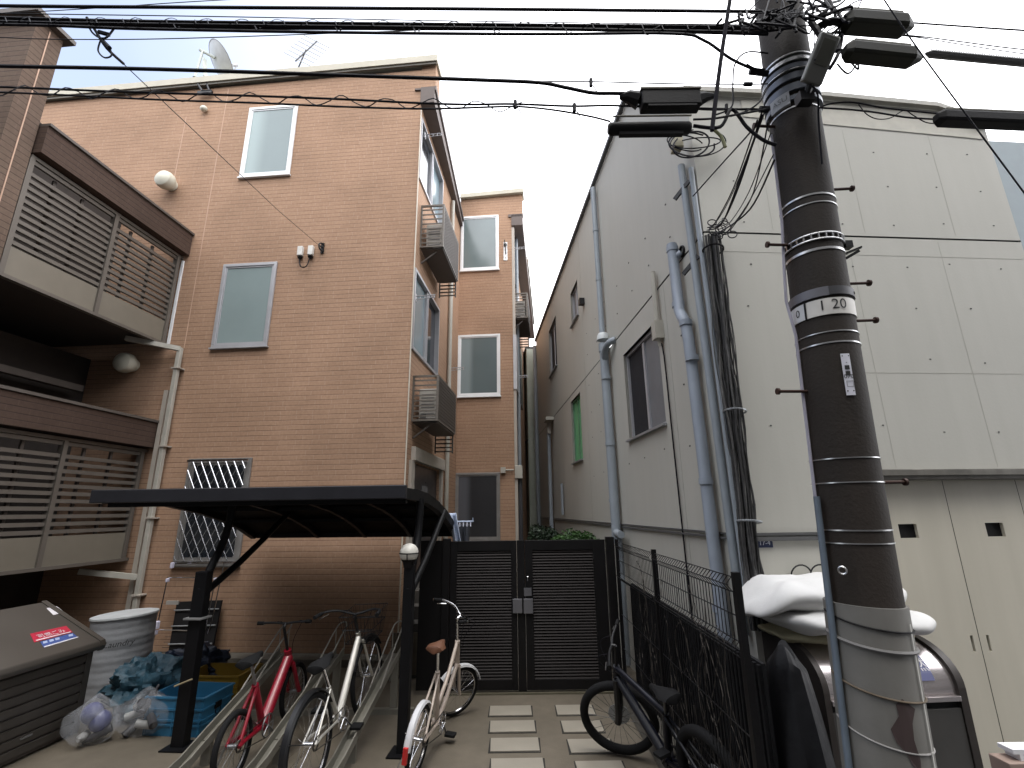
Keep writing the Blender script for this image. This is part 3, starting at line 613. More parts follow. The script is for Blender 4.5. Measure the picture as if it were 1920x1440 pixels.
q.build('riser_pipes', WPIPE, RB, smooth=True)
for z_ in (5.0, 4.2): MB(FR).bar((-.13, .22, z_-.10), (-.02, .1, z_+.03), .02, .04).build('pipe_bracket', BLKM, RB)
MB(FR).tube([(-.05, 4.93, 7.3), (-.05, 4.93, 7.31)], .01, 6).build('stud', GALV, RB)
MB(FR).box(-.10, -.003, 4.62, 4.74, 5.80, 5.92).build('wall_bracket', BLKM, RB)
MB(FR).tube([(-.08, 11.9, 7.5), (-.08, 11.9, 0)], .06, 8).build('downpipe', WPIPE, RB, smooth=True)
q = MB(FR).tube([(-.10, 9.1, 4.2), (-.10, 9.1, 0)], .05, 8); q.build('downpipe', WPIPE, RB)
q = MB(FR).box(-.22, -.003, 8.7, 9.2, 4.32, 4.40).box(-.14, -.05, 9.0, 9.2, 4.0, 4.32); q.build('vent_hood', BPIPE, RB)
MB(FR).tube([(-.06, 7.6, 2.6), (-.06, 7.6, 1.9)], .03, 8).build('pipe_stub', WPIPE, RB)
# address plate and wire hoops beside the corner
pl = MB(FR).box(.093, .222, -.012, -.002, 1.708, 1.775).build('address_plate', mat('plate_blue', (.012, .02, .06), .35), RB)
vs, fs = text_mesh('17-4', .05); MB(FR).add([(x+.158, -.0135, z+1.741) for x, z in vs], fs).build('writing', mat('ink_pale', (.6, .63, .7), .4), pl)
for a_ in (.40, .55): MB(FR).ring((a_, -.03, 1.50), .083, .006, (0, 1, .12), 20, 6).build('wire_hoop', BLKM, RB)
# building behind at far right, and the pale one further along the alley
NB = MB(FR).box(3.35, 12, 1.2, 14, 0, 6.7).build('neighbour_building', mat('blue_grey_wall', (.26, .30, .32), .7, 0, .05), None, 'plain blue-grey building standing beyond the right end of the grey panelled one', 'building')
AB = thing('alley_building', 'narrow pale green-grey building at the far end of the alley behind the grey one', 'building', FR, (-.3, 12.6, 0))
MB(FR).box(-.30, 6, 12.5, 24, 0, 7.6).build('wall', mat('pale_green_wall', (.40, .43, .37), .6, 0, .08, streak=.2), AB)
MB(FR).box(-.34, 6, 12.5, 24, 7.6, 7.68).build('roof_edge', LINE, AB)
for d0, d1, z0, z1 in ((15.0, 16.2, 5.0, 6.3), (13.6, 15.2, 2.2, 4.0), (18, 19.5, 2.2, 4)):
    o = MB(FR).box(-.33, -.302, d0, d1, z0, z1).build('window', ALU, AB); MB(FR).box(-.335, -.331, d0+.08, d1-.08, z0+.08, z1-.08).build('pane', GLD, o)
MB(FR).box(-.36, -.303, 12.5, 24, 4.3, 4.35).build('band', LINE, AB)
MB(FR).tube([(-.38, 13.2, 7.5), (-.38, 13.2, 0)], .05, 8).build('downpipe', WPIPE, AB)
# unseen building behind the viewer, added and made tall to shade the yard
OB = thing('street_shade_building', 'plain unseen building across the street, added to shade the bicycle yard', 'building', W, (0, -4.8, 0))
MB().box(-26, 24, -16, -4.8, 0, 14).build('wall', mat('street_wall', (.07, .065, .06), .8, var=.2), OB)
q = MB()
for i in range(12):
    for k in range(4): q.box(-24+i*4, -22+i*4, -4.82, -4.785, 1+k*3.2, 2.6+k*3.2)
q.build('windows', GLD, OB)
# ================================================================ UTILITY POLE
PB, PT = Vector((1.64-.043*1.5, 2.45, 0)), Vector((1.64+.043*5.6, 2.45, 7.1))
def pc(z): return PB.lerp(PT, z/7.1)
def prad(z): return .166-.0085*z+.0004*z*z
UPO = thing('utility_pole', 'thick dark brown utility pole with step bolts, steel bands and a grey sleeve below', 'utility pole', W, PB)
PM = mat('pole_brown', (.029, .0225, .0182), .75, 0, .25, scale=3, bump=.2, bscale=70, streak=.3, spec=.3)
MB().tube([pc(z_*.355) for z_ in range(21)], [prad(z_*.355) for z_ in range(21)], 40).build('shaft', PM, UPO, smooth=True)
def band(z0, z1, extra, m_, name='band', a0=0, a1=360):
    n_ = 40; vs = []; fs = []; k = max(1, int(n_*(a1-a0)/360))
    for i in range(k+1):
        t_ = R(a0+(a1-a0)*i/k)
        for (z_, e) in ((z0, 0), (z0, extra), (z1, extra), (z1, 0)):
            c_ = pc(z_); r_ = prad(z_)+e; vs.append(c_+Vector((r_*math.cos(t_), r_*math.sin(t_), 0)))
    for i in range(k):
        for j in range(4): fs.append((i*4+j, i*4+(j+1) % 4, (i+1)*4+(j+1) % 4, (i+1)*4+j))
    return MB().add(vs, fs).build(name, m_, UPO, smooth=True)
STEEL = mat('steel_band', (.55, .55, .55), .3, .9, .08); BK = mat('band_dark', (.05, .05, .055), .5, .3)
for z_, h_ in ((4.29, .008), (3.68, .010), (3.63, .006), (3.34, .014), (2.87, .005), (2.81, .007), (2.225, .005), (2.11, .005), (1.89, .006), (1.832, .005)): band(z_, z_+h_, .004, STEEL)
for z_, h_ in ((4.56, .03), (4.48, .045), (4.40, .05), (4.335, .03)): band(z_, z_+h_, .018, mat('band_blue_grey', (.10, .11, .13), .4, .5))
band(4.61, 4.635, .022, STEEL); band(4.66, 4.67, .02, STEEL); band(4.545, 4.55, .024, STEEL)
lab_a = band(4.31, 4.40, .021, mat('tag_grey', (.30, .31, .32), .5), 'name_tag', 190, 233)
q_ = None
# ladder-like band
q = MB()
for zz in (3.404, 3.439): c_ = pc(zz); q.ring(c_, prad(zz)+.006, .005, (0, 0, 1), 40, 6)
for i in range(26):
    t_ = R(i*360/26); c_ = pc(3.42); r_ = prad(3.42)+.006; p = c_+Vector((r_*math.cos(t_), r_*math.sin(t_), 0)); q.tube([p-Vector((0, 0, .018)), p+Vector((0, 0, .021))], .005, 4)
q.build('slotted_band', STEEL, UPO)
band(3.07, 3.12, .010, mat('band_grey_matt', (.13, .13, .145), .5, .3), 'wide_band', 160, 252); band(3.072, 3.118, .012, BK, 'wide_band', 252, 520)
band(2.965, 3.055, .006, mat('label_white', (.60, .58, .54), .5), 'number_label', 208, 345); band(2.965, 3.055, .006, mat('label_white2', (.52, .53, .54), .5), 'number_label', 150, 206)
band(2.96, 3.06, .0095, BLK, 'label_clip', 205, 209)
def on_pole(txt, size, zc, ang, extra, m_, name='writing', lift=0, rot=0):
    vs, fs = text_mesh(txt, size); out = []
    cr, sr = math.cos(R(rot)), math.sin(R(rot))
    for x, z_ in vs:
        x, z_ = x*cr-z_*sr, x*sr+z_*cr
        zz = zc+z_; c_ = pc(zz); r_ = prad(zz)+extra; t_ = R(ang)+x/r_
        out.append(c_+Vector((r_*math.cos(t_), r_*math.sin(t_), 0)))
    return MB().add(out, fs).build(name, m_, UPO, fixn=False)
INK = mat('ink_black', (.02, .02, .02), .5)
on_pole('1 20', .078, 3.015, 256, .0085, INK); on_pole('0', .06, 3.01, 189, .0085, INK)
on_pole('ASU', .05, 4.355, 213, .024, mat('tag_ink', (.1, .1, .1), .5))
def patch(a0, a1, z0, z1, extra, m_, name, slant=0, n_=8):
    vs = []; fs = []
    for i in range(n_+1):
        t_ = R(a0+(a1-a0)*i/n_)
        for z_ in (z0, z1):
            c_ = pc(z_); r_ = prad(z_)+extra; vs.append(c_+Vector((r_*math.cos(t_), r_*math.sin(t_), 0)))
    for i in range(n_): fs.append((2*i, 2*i+2, 2*i+3, 2*i+1))
    return MB().add(vs, fs).build(name, m_, UPO, fixn=False, smooth=True)
patch(255, 271, 2.53, 2.745, .006, mat('plate_pale', (.62, .62, .68), .4), 'name_plate')
on_pole('\u30fb\u30fb\n-\n\u25a0\n\u25a0', .03, 2.685, 263, .0085, INK); on_pole('070', .03, 2.625, 263.5, .0085, INK); on_pole('\u25a1', .045, 2.585, 264, .0085, mat('ink_grey', (.3, .3, .32))); on_pole('\u2022  \u2022', .03, 2.55, 263, .0085, INK)
# grey sleeve round the foot
SLV = mat('sleeve_grey', (.17, .163, .148), .55, 0, .08, scale=4, bump=.2, bscale=12, streak=.15)
MB().tube([pc(z_) for z_ in (0.0, .4, .8, 1.2, 1.5, 1.565)], [prad(z_)+.012 for z_ in (0, .4, .8, 1.2, 1.5, 1.565)], 40).build('foot_sleeve', SLV, UPO, smooth=True)
def spiral(z0, z1, r_, m_, name, e=.016):
    pts = []
    for i in range(30):
        t_ = R(165+i*6.6); z_ = z0+(z1-z0)*i/29-.018*math.sin(math.pi*i/29); c_ = pc(z_); rr = prad(z_)+e; pts.append(c_+Vector((rr*math.cos(t_), rr*math.sin(t_), 0)))
    MB().tube(pts, r_, 6).build(name, m_, UPO, smooth=True)
spiral(1.53, 1.46, .004, BLK, 'tie_wire'); spiral(1.44, 1.385, .008, mat('sleeve_seam', (.14, .135, .13), .6), 'sleeve_seam'); spiral(1.27, 1.19, .0045, mat('rope_brown', (.10, .075, .05), .8), 'tie_rope'); spiral(1.09, 1.0, .004, mat('sleeve_seam2', (.24, .23, .22), .6), 'sleeve_seam', .013)
patch(299, 302, .55, 1.50, .018, mat('edge_trim', (.5, .49, .45), .5), 'sleeve_edge')
vs = []; tear = [(0, 0), (-.03, .035), (-.045, .09), (-.005, .15), (-.01, .20), (.02, .225), (.075, .18), (.05, .12), (.045, .05), (.06, -.03), (.055, -.09), (.02, -.05)]
out = []
for x, z_ in tear:
    zz = 1.03+z_*.85; c_ = pc(zz); r_ = prad(zz)+.015; t_ = R(259)+x*.9/r_; out.append(c_+Vector((r_*math.cos(t_), r_*math.sin(t_), 0)))
MB().add(out, [tuple(range(len(out)))]).build('torn_patch', mat('patch_brown', (.05, .032, .03), .7), UPO, fixn=False)
c_ = pc(1.72); MB().ring(c_+Vector((-.155, -.115, 0))*1.0, .016, .004, (-.6, -.75, 0), 14, 5).build('eyelet', STEEL, UPO)
# blue-grey conduit guard up the left side
q = MB().tube([pc(z_)+Vector((-(prad(z_)+.028), -.03, 0)) for z_ in (0, .8, 1.6, 2.05)], .0145, 10); q.build('cable_guard', mat('guard_blue', (.12, .15, .185), .5), UPO, smooth=True)
q = MB().tube([pc(z_)+Vector((-(prad(z_)+.016+e), 0.0, 0)) for z_, e in ((2.0, 0), (2.4, 0), (2.9, .0), (3.1, .03), (3.3, .02), (3.6, 0), (4.2, 0))], .008, 6); q.build('earth_wire', mat('wire_lilac', (.35, .34, .4), .5), UPO, smooth=True)
for sx, z_ in ((1, 3.80), (-1, 3.44), (1, 3.195), (1, 2.975), (-1, 2.585), (1, 2.115), (-1, 4.25)):
    c_ = pc(z_); L_ = .12 if (sx, z_) != (-1, 2.585) else .15
    q = MB().tube([c_+Vector((sx*(prad(z_)-.02), -.01, 0)), c_+Vector((sx*(prad(z_)+L_), -.02, 0))], .0085, 8).tube([c_+Vector((sx*(prad(z_)+L_), -.02, 0)), c_+Vector((sx*(prad(z_)+L_+.012), -.02, 0))], .018, 10)
    q.build('step_bolt', mat('bolt_rusty', (.05, .025, .018), .6, .4), UPO, smooth=True)
c_ = pc(3.36)
q = MB().box(c_.x+.125, c_.x+.165, 2.36, 2.40, 3.38, 3.42).bar((c_.x+.13, 2.38, 3.35), (c_.x+.205, 2.36, 3.375), .02, .008).bar((c_.x+.125, 2.38, 3.32), (c_.x+.19, 2.36, 3.355), .008, .014); q.build('clamp_bracket', BLKM, UPO)
c_ = pc(3.09); MB().box(c_.x+.03, c_.x+.11, 2.335, 2.35, 3.085, 3.10).build('clamp_bracket', BLKM, UPO)
# street lamp on the pole
SLp = thing('street_lamp', 'flat rectangular grey street lamp mounted near the top of the utility pole', 'street lamp', W, pc(4.42)+Vector((.1, -.25, 0)))
lp = Matrix.Identity(4)
p0 = Vector(W.P(1519, 158, 2.20)); p1 = Vector(W.P(1556, 66, 2.08)); xax = (p1-p0).normalized(); nrm = Vector((-.15, -.55, -.8)); yax = nrm.cross(xax).normalized(); nrm = xax.cross(yax)
for i, vv in enumerate((xax, yax, nrm, p0)):
    for j in range(3): lp[j][i] = vv[j]
L_ = (p1-p0).length
MB(lp).box(0, L_, -.058, .058, -.02, .025).build('housing', mat('lamp_grey', (.17, .17, .155), .45, .2), SLp, bevel=.012)
MB(lp).box(L_*.35, L_*.88, -.038, .038, .026, .030).build('diffuser', mat('lamp_lens', (.10, .10, .08), .3), SLp, bevel=.004)
q = MB().tube([p0, p0+Vector((0.0, .07, -.06))], .02, 8).box(p0.x-.05, p0.x+.03, p0.y+.02, p0.y+.08, p0.z-.08, p0.z-.02); q.build('mount', BLKM, SLp)
MB().tube(smooth_path([p0, p0+Vector((.03, .0, -.07)), p0+Vector((.05, .06, -.2)), p0+Vector((.05, .1, -.45))]), .005, 5).build('lamp_cable', CAB, SLp)
# ================================================================ CABLES
def cable(name, label, pts, r, y=2.3, cat='cable', m_=None, group='overhead cables', k=6, ys=None):
    P_ = [W.P(p[0], p[1], (ys[i] if ys else y)) for i, p in enumerate(pts)]
    return MB().tube(smooth_path(P_, k), r, 7).build(name, m_ or CAB, None, label, cat, group, smooth=True)
cable('overhead_cable', 'uppermost thick black cable crossing the whole top of the view', [(-500, 2), (0, 11), (400, 14), (900, 17), (1440, 22)], .0095, 2.2)
cable('overhead_wire', 'very thin wire just under the uppermost thick cable', [(-500, 16), (0, 25), (400, 31), (900, 40), (1440, 47)], .003, 2.35)
cable('overhead_wire', 'thin wire rising to the right out of the top of the frame at upper left', [(-300, 34), (0, 25), (200, 14), (330, 5), (520, -6)], .0028, 2.5)
cable('overhead_wire', 'thin wire sagging behind the cable bundle in front of the sky at upper left', [(-300, 50), (0, 70), (160, 74), (340, 72), (640, 62), (800, 56)], .0032, 2.6)
rc = random.Random(5)
bt = [(-400, 22), (0, 36), (240, 42), (500, 45), (800, 48), (1100, 50), (1440, 56)]
for i, (dy, r_, dd) in enumerate(((-4, .008, 0), (0, .011, .03), (4, .008, -.02), (7, .010, .02))):
    cable('overhead_cable', ['top strand', 'thickest strand', 'third strand', 'lowest strand'][i]+' of the tied black cable bundle second from the top', [(x, y_+dy+rc.uniform(-1.5, 1.5)) for x, y_ in bt], r_, 2.3+dd)
pts = []
for i in range(260):
    x = -60+i*5.8; yb = 37+(x/1440)*16
    pts.append((x, yb+6.5*math.sin(i*.55)+rc.uniform(-.5, .5)))
q = MB().tube([W.P(x, y_, 2.3+.035*math.cos(i*.55)) for i, (x, y_) in enumerate(pts)], .0022, 4)
for i in range(34):
    x = -40+i*44+rc.uniform(-12, 12); yb = 38+(x/1440)*16; q.tube([W.P(x, yb-5, 2.28), W.P(x+3, yb+3, 2.26), W.P(x+rc.uniform(-6, 6), yb+6, 2.27)], .003, 5)
q.build('lashing_wire', CAB, None, 'fine lashing wire and ties wound round the tied black cable bundle', 'lashing wire', None)
cable('overhead_cable', 'thick black cable below the bundle that dips down to the clamp on the pole', [(-300, 42), (60, 47), (260, 54), (640, 61), (1000, 64), (1260, 63), (1320, 76), (1370, 110), (1415, 131)], .0085, 2.28)
q = MB()
for x, y_ in ((330, 52), (482, 55), (633, 57), (780, 60), (930, 62), (1065, 62), (1210, 62)): q.tube([W.P(x-5, y_-8, 2.28), W.P(x, y_+2, 2.26), W.P(x+5, y_+4, 2.28), W.P(x+6, y_-5, 2.3)], .0042, 5)
q.build('cable_hanger', CAB, None, 'row of small black hangers hooking the dipping cable to the bundle above', 'cable hangers')
cable('overhead_cable', 'thick black cable passing in front of the satellite dish arm to the upper splice box', [(-300, 118), (0, 124), (300, 130), (640, 141), (900, 150), (1010, 155), (1060, 164), (1110, 174), (1150, 175), (1200, 176)], .0105, 2.25)
cable('overhead_wire', 'thin messenger wire from the splice box cable to the pole', [(1005, 153), (1105, 153), (1260, 157), (1400, 158), (1440, 157)], .0038, 2.28)
cable('overhead_cable', 'upper of the two black cables crossing the brick wall below the dish', [(-300, 154), (0, 163), (200, 171), (480, 180), (640, 186), (780, 193), (880, 196), (960, 195), (1070, 199), (1150, 198), (1300, 203), (1440, 206)], .0062, 2.3)
cable('overhead_cable', 'lower of the two black cables crossing the brick wall below the dish', [(-300, 166), (0, 173), (300, 187), (480, 193), (640, 200), (800, 204), (940, 200), (990, 201), (1050, 208), (1110, 219), (1145, 228)], .0055, 2.27)
pts = []
for i in range(120):
    t_ = i/119; x = -20+t_*1000; yu = 163+(x/980)*34; yl = 173+(x/980)*29; ph = i*.62
    pts.append(W.P(x, (yu+yl)/2+1+(9+2*math.sin(i*.9))*math.sin(ph), 2.285+.04*math.cos(ph)))
MB().tube(pts, .0032, 5).build('lashing_wire', CAB, None, 'looping wire wound round the two cables that cross the brick wall', 'lashing wire', smooth=True)
# drop wire to the brick building with its clamp
w0 = Vector(W.P(163, 33, 2.3)); w1 = Vector(W.P(200, 90, 2.35)); w2 = FL.M @ Vector((-1.66, -.1, 6.5))
q = MB().tube(smooth_path([w0, w0.lerp(w1, .5), w1, w1.lerp(w2, .03)], 4), .009, 6).tube([w1, w1.lerp(w2, .3)-Vector((0, 0, .02)), w1.lerp(w2, .6)-Vector((0, 0, .04)), w2], .0035, 5)
q.tube(smooth_path([w0, Vector(W.P(172, 60, 2.3)), Vector(W.P(196, 72, 2.28)), Vector(W.P(215, 52, 2.3))], 5), .006, 5)
q.tube(smooth_path([Vector(W.P(190, 72, 2.3)), Vector(W.P(184, 95, 2.3)), Vector(W.P(196, 108, 2.3)), Vector(W.P(209, 104, 2.3)), Vector(W.P(205, 88, 2.3))], 5), .005, 5)
q.tube([Vector(W.P(186, 60, 2.29)), Vector(W.P(204, 65, 2.29))], .013, 6).tube([Vector(W.P(192, 76, 2.29)), Vector(W.P(206, 90, 2.29))], .012, 6)
q.build('drop_wire', CAB, None, 'thin drop wire with a looped clamp running down from the bundle to the brick wall', 'drop wire', smooth=True)
# splice boxes left of the pole
def pix_box(name, label, x0, y0, x1, y1, y, dep, m_, ends=None, group='cable splice boxes'):
    a = Vector(W.P(x0, y0, y)); b = Vector(W.P(x1, y1, y)); zt, zb = a.z, b.z
    al = Vector((b.x-a.x, 0, 0)); t = thing(name, label, 'splice box', W, ((a.x+b.x)/2, y, zb), group)
    return t, a, b
t, a, b_ = pix_box('splice_box', 'upper black splice box left of the pole, with a tapered neck at each end', 1203, 167, 1317, 193, 2.2, .12, BLK)
MB().box(a.x, b_.x, 2.2, 2.28, b_.z, a.z).build('casing', BLK, t, bevel=.008)
MB().box(a.x-.004, b_.x+.004, 2.195, 2.285, a.z+.001, a.z+.012).build('lid', mat('lid_olive', (.12, .11, .08), .5), t)
zc = (a.z+b_.z)/2+.03
MB().tube([(a.x-.11, 2.26, zc+.03), (a.x-.06, 2.26, zc+.03), (a.x, 2.26, zc)], [.014, .035, .05], 8).build('neck', BLK, t, smooth=True)
q = MB().tube([(b_.x+.11, 2.26, zc+.03), (b_.x+.05, 2.26, zc+.02), (b_.x, 2.26, zc)], [.012, .03, .045], 8)
q.build('neck', BLK, t, smooth=True)
q = MB()
q.box(a.x+.03, b_.x-.03, 2.2, 2.22, b_.z-.012, b_.z-.001)
q.build('mounting_rail', BLK, t)
t, a, b_ = pix_box('splice_box', 'lower black splice tube left of the pole, longer and rounded, with fins underneath', 1143, 217, 1303, 234, 2.2, .1, BLK)
zc = (a.z+b_.z)/2; hh = (a.z-b_.z)/2
MB().tube([(a.x, 2.26, zc), (a.x+.015, 2.26, zc), (b_.x-.015, 2.26, zc), (b_.x, 2.26, zc)], [hh*.8, hh*1.08, hh*1.08, hh*.8], 10).build('casing', BLK, t, smooth=True)
MB().box(a.x+.06, b_.x-.05, 2.24, 2.27, zc-hh-.018, zc-hh*.9).build('fins', BLK, t)
MB().box(a.x+.02, b_.x-.01, 2.2, 2.21, zc+hh*.95, zc+hh*1.1).build('lid', mat('lid_olive', (1, 1, 1)), t)
cable('overhead_cable', 'pair of stiff black leads between the lower splice tube and the pole', [(1300, 224), (1340, 222), (1380, 215), (1435, 205)], .006, 2.24, cat='cable')
cable('overhead_cable', 'short thick lead looping from the lower splice tube down towards the pole', [(1300, 236), (1350, 238), (1372, 205), (1400, 238), (1430, 262), (1455, 272)], .010, 2.26)
# boxes right of the pole
def tube_box(name, label, x0, y0, x1, y1, rr, y, m_, flat=False, lid=True):
    a = Vector(W.P(x0, y0, y)); b = Vector(W.P(x1, y1, y)); t = thing(name, label, 'splice box', W, (a+b)/2-Vector((0, 0, rr)), 'cable splice boxes')
    dr_ = (b-a).normalized(); u_ = Vector((0, 1, 0)); v_ = dr_.cross(u_).normalized()
    q = MB(); pf = [(-1, -.6), (-1, .5), (-.75, 1), (.75, 1), (1, .5), (1, -.6), (.8, -1), (-.8, -1)]; vs = []
    if v_.z < 0: v_ = -v_
    for p, sc in ((a, .55), (a+dr_*.03, 1), (b-dr_*.06, 1), (b, .25)):
        for (yy, zz) in pf: vs.append(p+u_*yy*rr*sc+v_*zz*rr*sc)
    fs = [tuple(range(8)), tuple(range(24, 32))]+[(k*8+j, k*8+(j+1) % 8, (k+1)*8+(j+1) % 8, (k+1)*8+j) for k in range(3) for j in range(8)]
    MB().add(vs, fs).build('casing', m_, t, bevel=.004); 
    if lid:
        q = MB(); q.bar(a+dr_*.04+v_*rr*1.02-u_*rr*.7, b-dr_*.08+v_*rr*1.02-u_*rr*.7, .012, .01); q.build('edge_strip', mat('lid_olive', (1, 1, 1)), t)
    return t
OLV = mat('box_olive_black', (.016, .016, .010), .6, 0, .4, spec=.25)
tube_box('splice_box', 'topmost black splice box to the right of the pole, at the frame top', 1580, 40, 1712, 50, .052, 2.15, OLV)
tube_box('splice_box', 'second black splice box to the right of the pole, tapering towards the sky', 1582, 95, 1728, 110, .045, 2.1, OLV)
tube_box('splice_box', 'long black splice tube at the right edge above the grey wall', 1754, 221, 2100, 236, .036, 2.15, BLK)
t = thing('cable_guard', 'ridged grey cable guard sleeve at the upper right edge of the view', 'cable guard', W, W.P(1900, 115, 2.2), None)
MB().tube([W.P(1735, 100, 2.2), W.P(1745, 101, 2.2), W.P(2050, 130, 2.2)], [.006, .022, .022], 8).build('sleeve', mat('guard_grey', (.10, .10, .10), .5), t, smooth=True)
q = MB(); a, b_ = Vector(W.P(1745, 96, 2.2)), Vector(W.P(2050, 124, 2.2))
for i in range(70): p = a.lerp(b_, i/70)+Vector((0, 0, .012)); q.tube([p-Vector((.006, 0, 0)), p+Vector((.004, 0, .018))], .003, 4)
q.build('ridges', mat('ridge_pale', (.3, .3, .3), .5), t)
cable('overhead_cable', 'black cable leaving the topmost right-hand splice box towards the right', [(1700, 42), (1800, 49), (1920, 57), (2200, 74)], .005, 2.2)
cable('overhead_wire', 'upper thin wire between the two right-hand splice boxes and the right edge', [(1560, 60), (1700, 66), (1800, 78), (1920, 93), (2200, 120)], .0035, 2.2)
cable('overhead_wire', 'lower thin wire between the two right-hand splice boxes and the right edge', [(1570, 62), (1700, 68), (1800, 83), (1920, 101), (2200, 138)], .003, 2.25)
cable('overhead_cable', 'upper black cable curving from the pole to the long splice tube on the right', [(1535, 202), (1560, 194), (1600, 192), (1650, 201), (1700, 207), (1760, 213)], .005, 2.22)
cable('overhead_cable', 'lower black cable running from the pole to the long splice tube on the right', [(1535, 202), (1600, 206), (1650, 212), (1700, 220), (1760, 224)], .005, 2.22)
cable('overhead_wire', 'slack wire hanging under the two cables right of the pole', [(1610, 196), (1625, 214), (1645, 223), (1670, 221), (1695, 207), (1712, 216), (1735, 229), (1756, 232)], .0028, 2.22)
cable('overhead_wire', 'thin straight wire slanting down to the right edge in front of the grey wall', [(1650, -12), (1730, 104), (1920, 361), (2000, 470)], .0036, 1.9)
cable('overhead_cable', 'stiff grey-purple line rising steeply past the splice boxes out of the frame', [(1375, -40), (1352, 110), (1335, 245)], .0115, 2.12, m_=mat('line_purple', (.008, .007, .012), .8, spec=.1))
# tangle round the pole head
rt_ = random.Random(11); q = MB()
for i in range(46):
    cx, cy = rt_.choice([(1400, 40), (1425, 20), (1470, 14), (1520, 30), (1560, 60), (1585, 40), (1440, 45), (1480, 36), (1560, 20)])
    P_ = [W.P(cx+rt_.gauss(0, 20), cy+rt_.gauss(0, 15), 2.17+rt_.uniform(-.07, .12)) for _ in range(4)]
    q.tube(smooth_path(P_, 5), rt_.choice([.004, .006, .008]), 5)
q.build('cable_tangle', CAB, None, 'dense tangle of black wires wound round the head of the utility pole', 'cable tangle', kind='stuff', smooth=True)
q = MB()
for (x0, y0, x1, y1, x2, y2, r_) in ((1540, 60, 1600, 5, 1660, -5, .004), (1560, 70, 1600, 30, 1620, -10, .004), (1500, 4, 1560, 14, 1590, -5, .006), (1590, 110, 1610, 130, 1600, 90, .005), (1570, 120, 1590, 138, 1608, 118, .005), (1580, 60, 1572, 100, 1555, 130, .010), (1520, 40, 1540, 70, 1545, 90, .018), (1535, 50, 1560, 40, 1590, 45, .022), (1550, 90, 1570, 95, 1590, 97, .013)):
    q.tube(smooth_path([W.P(x0, y0, 2.2), W.P(x1, y1, 2.15), W.P(x2, y2, 2.18)], 6), r_, 6)
q.build('cable_tangle', CAB, None, 'loose black loops hanging between the pole head and the right-hand splice boxes', 'cable tangle', smooth=True)
q = MB()
for pts in ([(1440, 100), (1400, 98), (1378, 120), (1374, 160), (1372, 200), (1340, 216)], [(1435, 130), (1415, 128), (1400, 120)], [(1440, 160), (1425, 190), (1400, 208), (1370, 218)], [(1430, 205), (1400, 204), (1340, 206), (1310, 205)]):
    q.tube(smooth_path([W.P(x, y_, 2.27) for x, y_ in pts], 6), .005, 6)
q.tube([W.P(1405, 134, 2.3), W.P(1440, 138, 2.3)], .018, 8).tube([W.P(1395, 158, 2.28), W.P(1410, 158, 2.28)], .014, 6).tube([W.P(1362, 196, 2.28), W.P(1362, 212, 2.28)], .009, 6).tube([W.P(1425, 205, 2.28), W.P(1440, 205, 2.28)], .02, 6)
q.build('wire_loops', CAB, None, 'wire loops and clamps beside the utility pole next to the splice boxes', 'wire loops', smooth=True)
for x, y_, lb in ((1108, 156, 'on the messenger wire above the splice boxes'), (1077, 203, 'on the cable to the lower splice tube'), (966, 197, 'where the two lashed cables part')): q = MB(); q.tube([W.P(x, y_-8, 2.26), W.P(x, y_+6, 2.26)], .011, 6).tube(smooth_path([W.P(x+4, y_+5, 2.26), W.P(x+9, y_+12, 2.25), W.P(x+12, y_+20, 2.26)], 3), .003, 4); q.build('cable_clamp', CAB, None, 'small black clamp with a pigtail '+lb, 'cable clamp', 'clamps on the overhead cables', smooth=True)
pass
# curved wires from the pole to the grey building corner and the bundle down its corner
q = MB(); rk = random.Random(21); tgt = FR.M @ Vector((.10, -.07, 4.36))
for i, (x, y_) in enumerate(((1435, 205), (1430, 215), (1440, 230), (1445, 250), (1450, 290), (1428, 212), (1420, 225), (1452, 300))):
    s_ = Vector(W.P(x, y_, 2.3)); e_ = tgt+Vector((rk.uniform(-.12, .08), rk.uniform(-.04, .02), rk.uniform(-.05, .08)))
    m1 = s_.lerp(e_, .4)+Vector((rk.uniform(-.02, .03), 0, -.08-.05*rk.random())); m2 = s_.lerp(e_, .75)+Vector((rk.uniform(-.04, .02), 0, -.1-.05*rk.random()))
    q.tube(smooth_path([s_, m1, m2, e_], 6), rk.choice([.0035, .0045, .006]), 5)
q.tube(smooth_path([Vector(W.P(1435, 210, 2.3)), Vector(W.P(1405, 250, 2.6)), Vector(W.P(1360, 300, 3.3)), FR.M @ Vector((-.08, -.04, 4.75))], 6), .006, 5)
for k in range(7): q.ring(tgt+Vector((rk.uniform(-.12, .12), -.03, rk.uniform(-.08, .1))), rk.uniform(.03, .07), .005, (rk.uniform(-.4, .4), 1, rk.uniform(-.3, .3)), 14, 5)
q.build('service_wires', CAB, None, 'loose fan of black wires from the utility pole to the corner of the grey building', 'service wires', smooth=True)
BUN = mat('bundle_grey', (.035, .034, .034), .6, 0, .3, scale=30); BUN2 = mat('bundle_pale', (.10, .098, .095), .6, 0, .3, scale=30)
cb_ = thing('cable_bundle', 'thick bundle of thin grey and black cables strapped down the corner of the grey building', 'cable bundle', FR, (.04, -.06, 1.2))
for part, mm_, n_ in (('dark_cables', BUN, 22), ('pale_cables', BUN2, 16)):
    q = MB(FR)
    for i in range(n_):
        bx_, by_ = rk.uniform(-.02, .10), rk.uniform(-.10, -.01); pts = []
        for k in range(12):
            z_ = 4.35-k*(3.2/11); sp_ = .035 if 2 < k < 6 else .02
            pts.append((bx_+rk.uniform(-sp_, sp_)*.8-.01*k*.3, by_+rk.uniform(-.012, .012), z_))
        q.tube(smooth_path(pts, 3), rk.choice([.004, .006, .008]), 5)
    q.build(part, mm_, cb_, smooth=True)
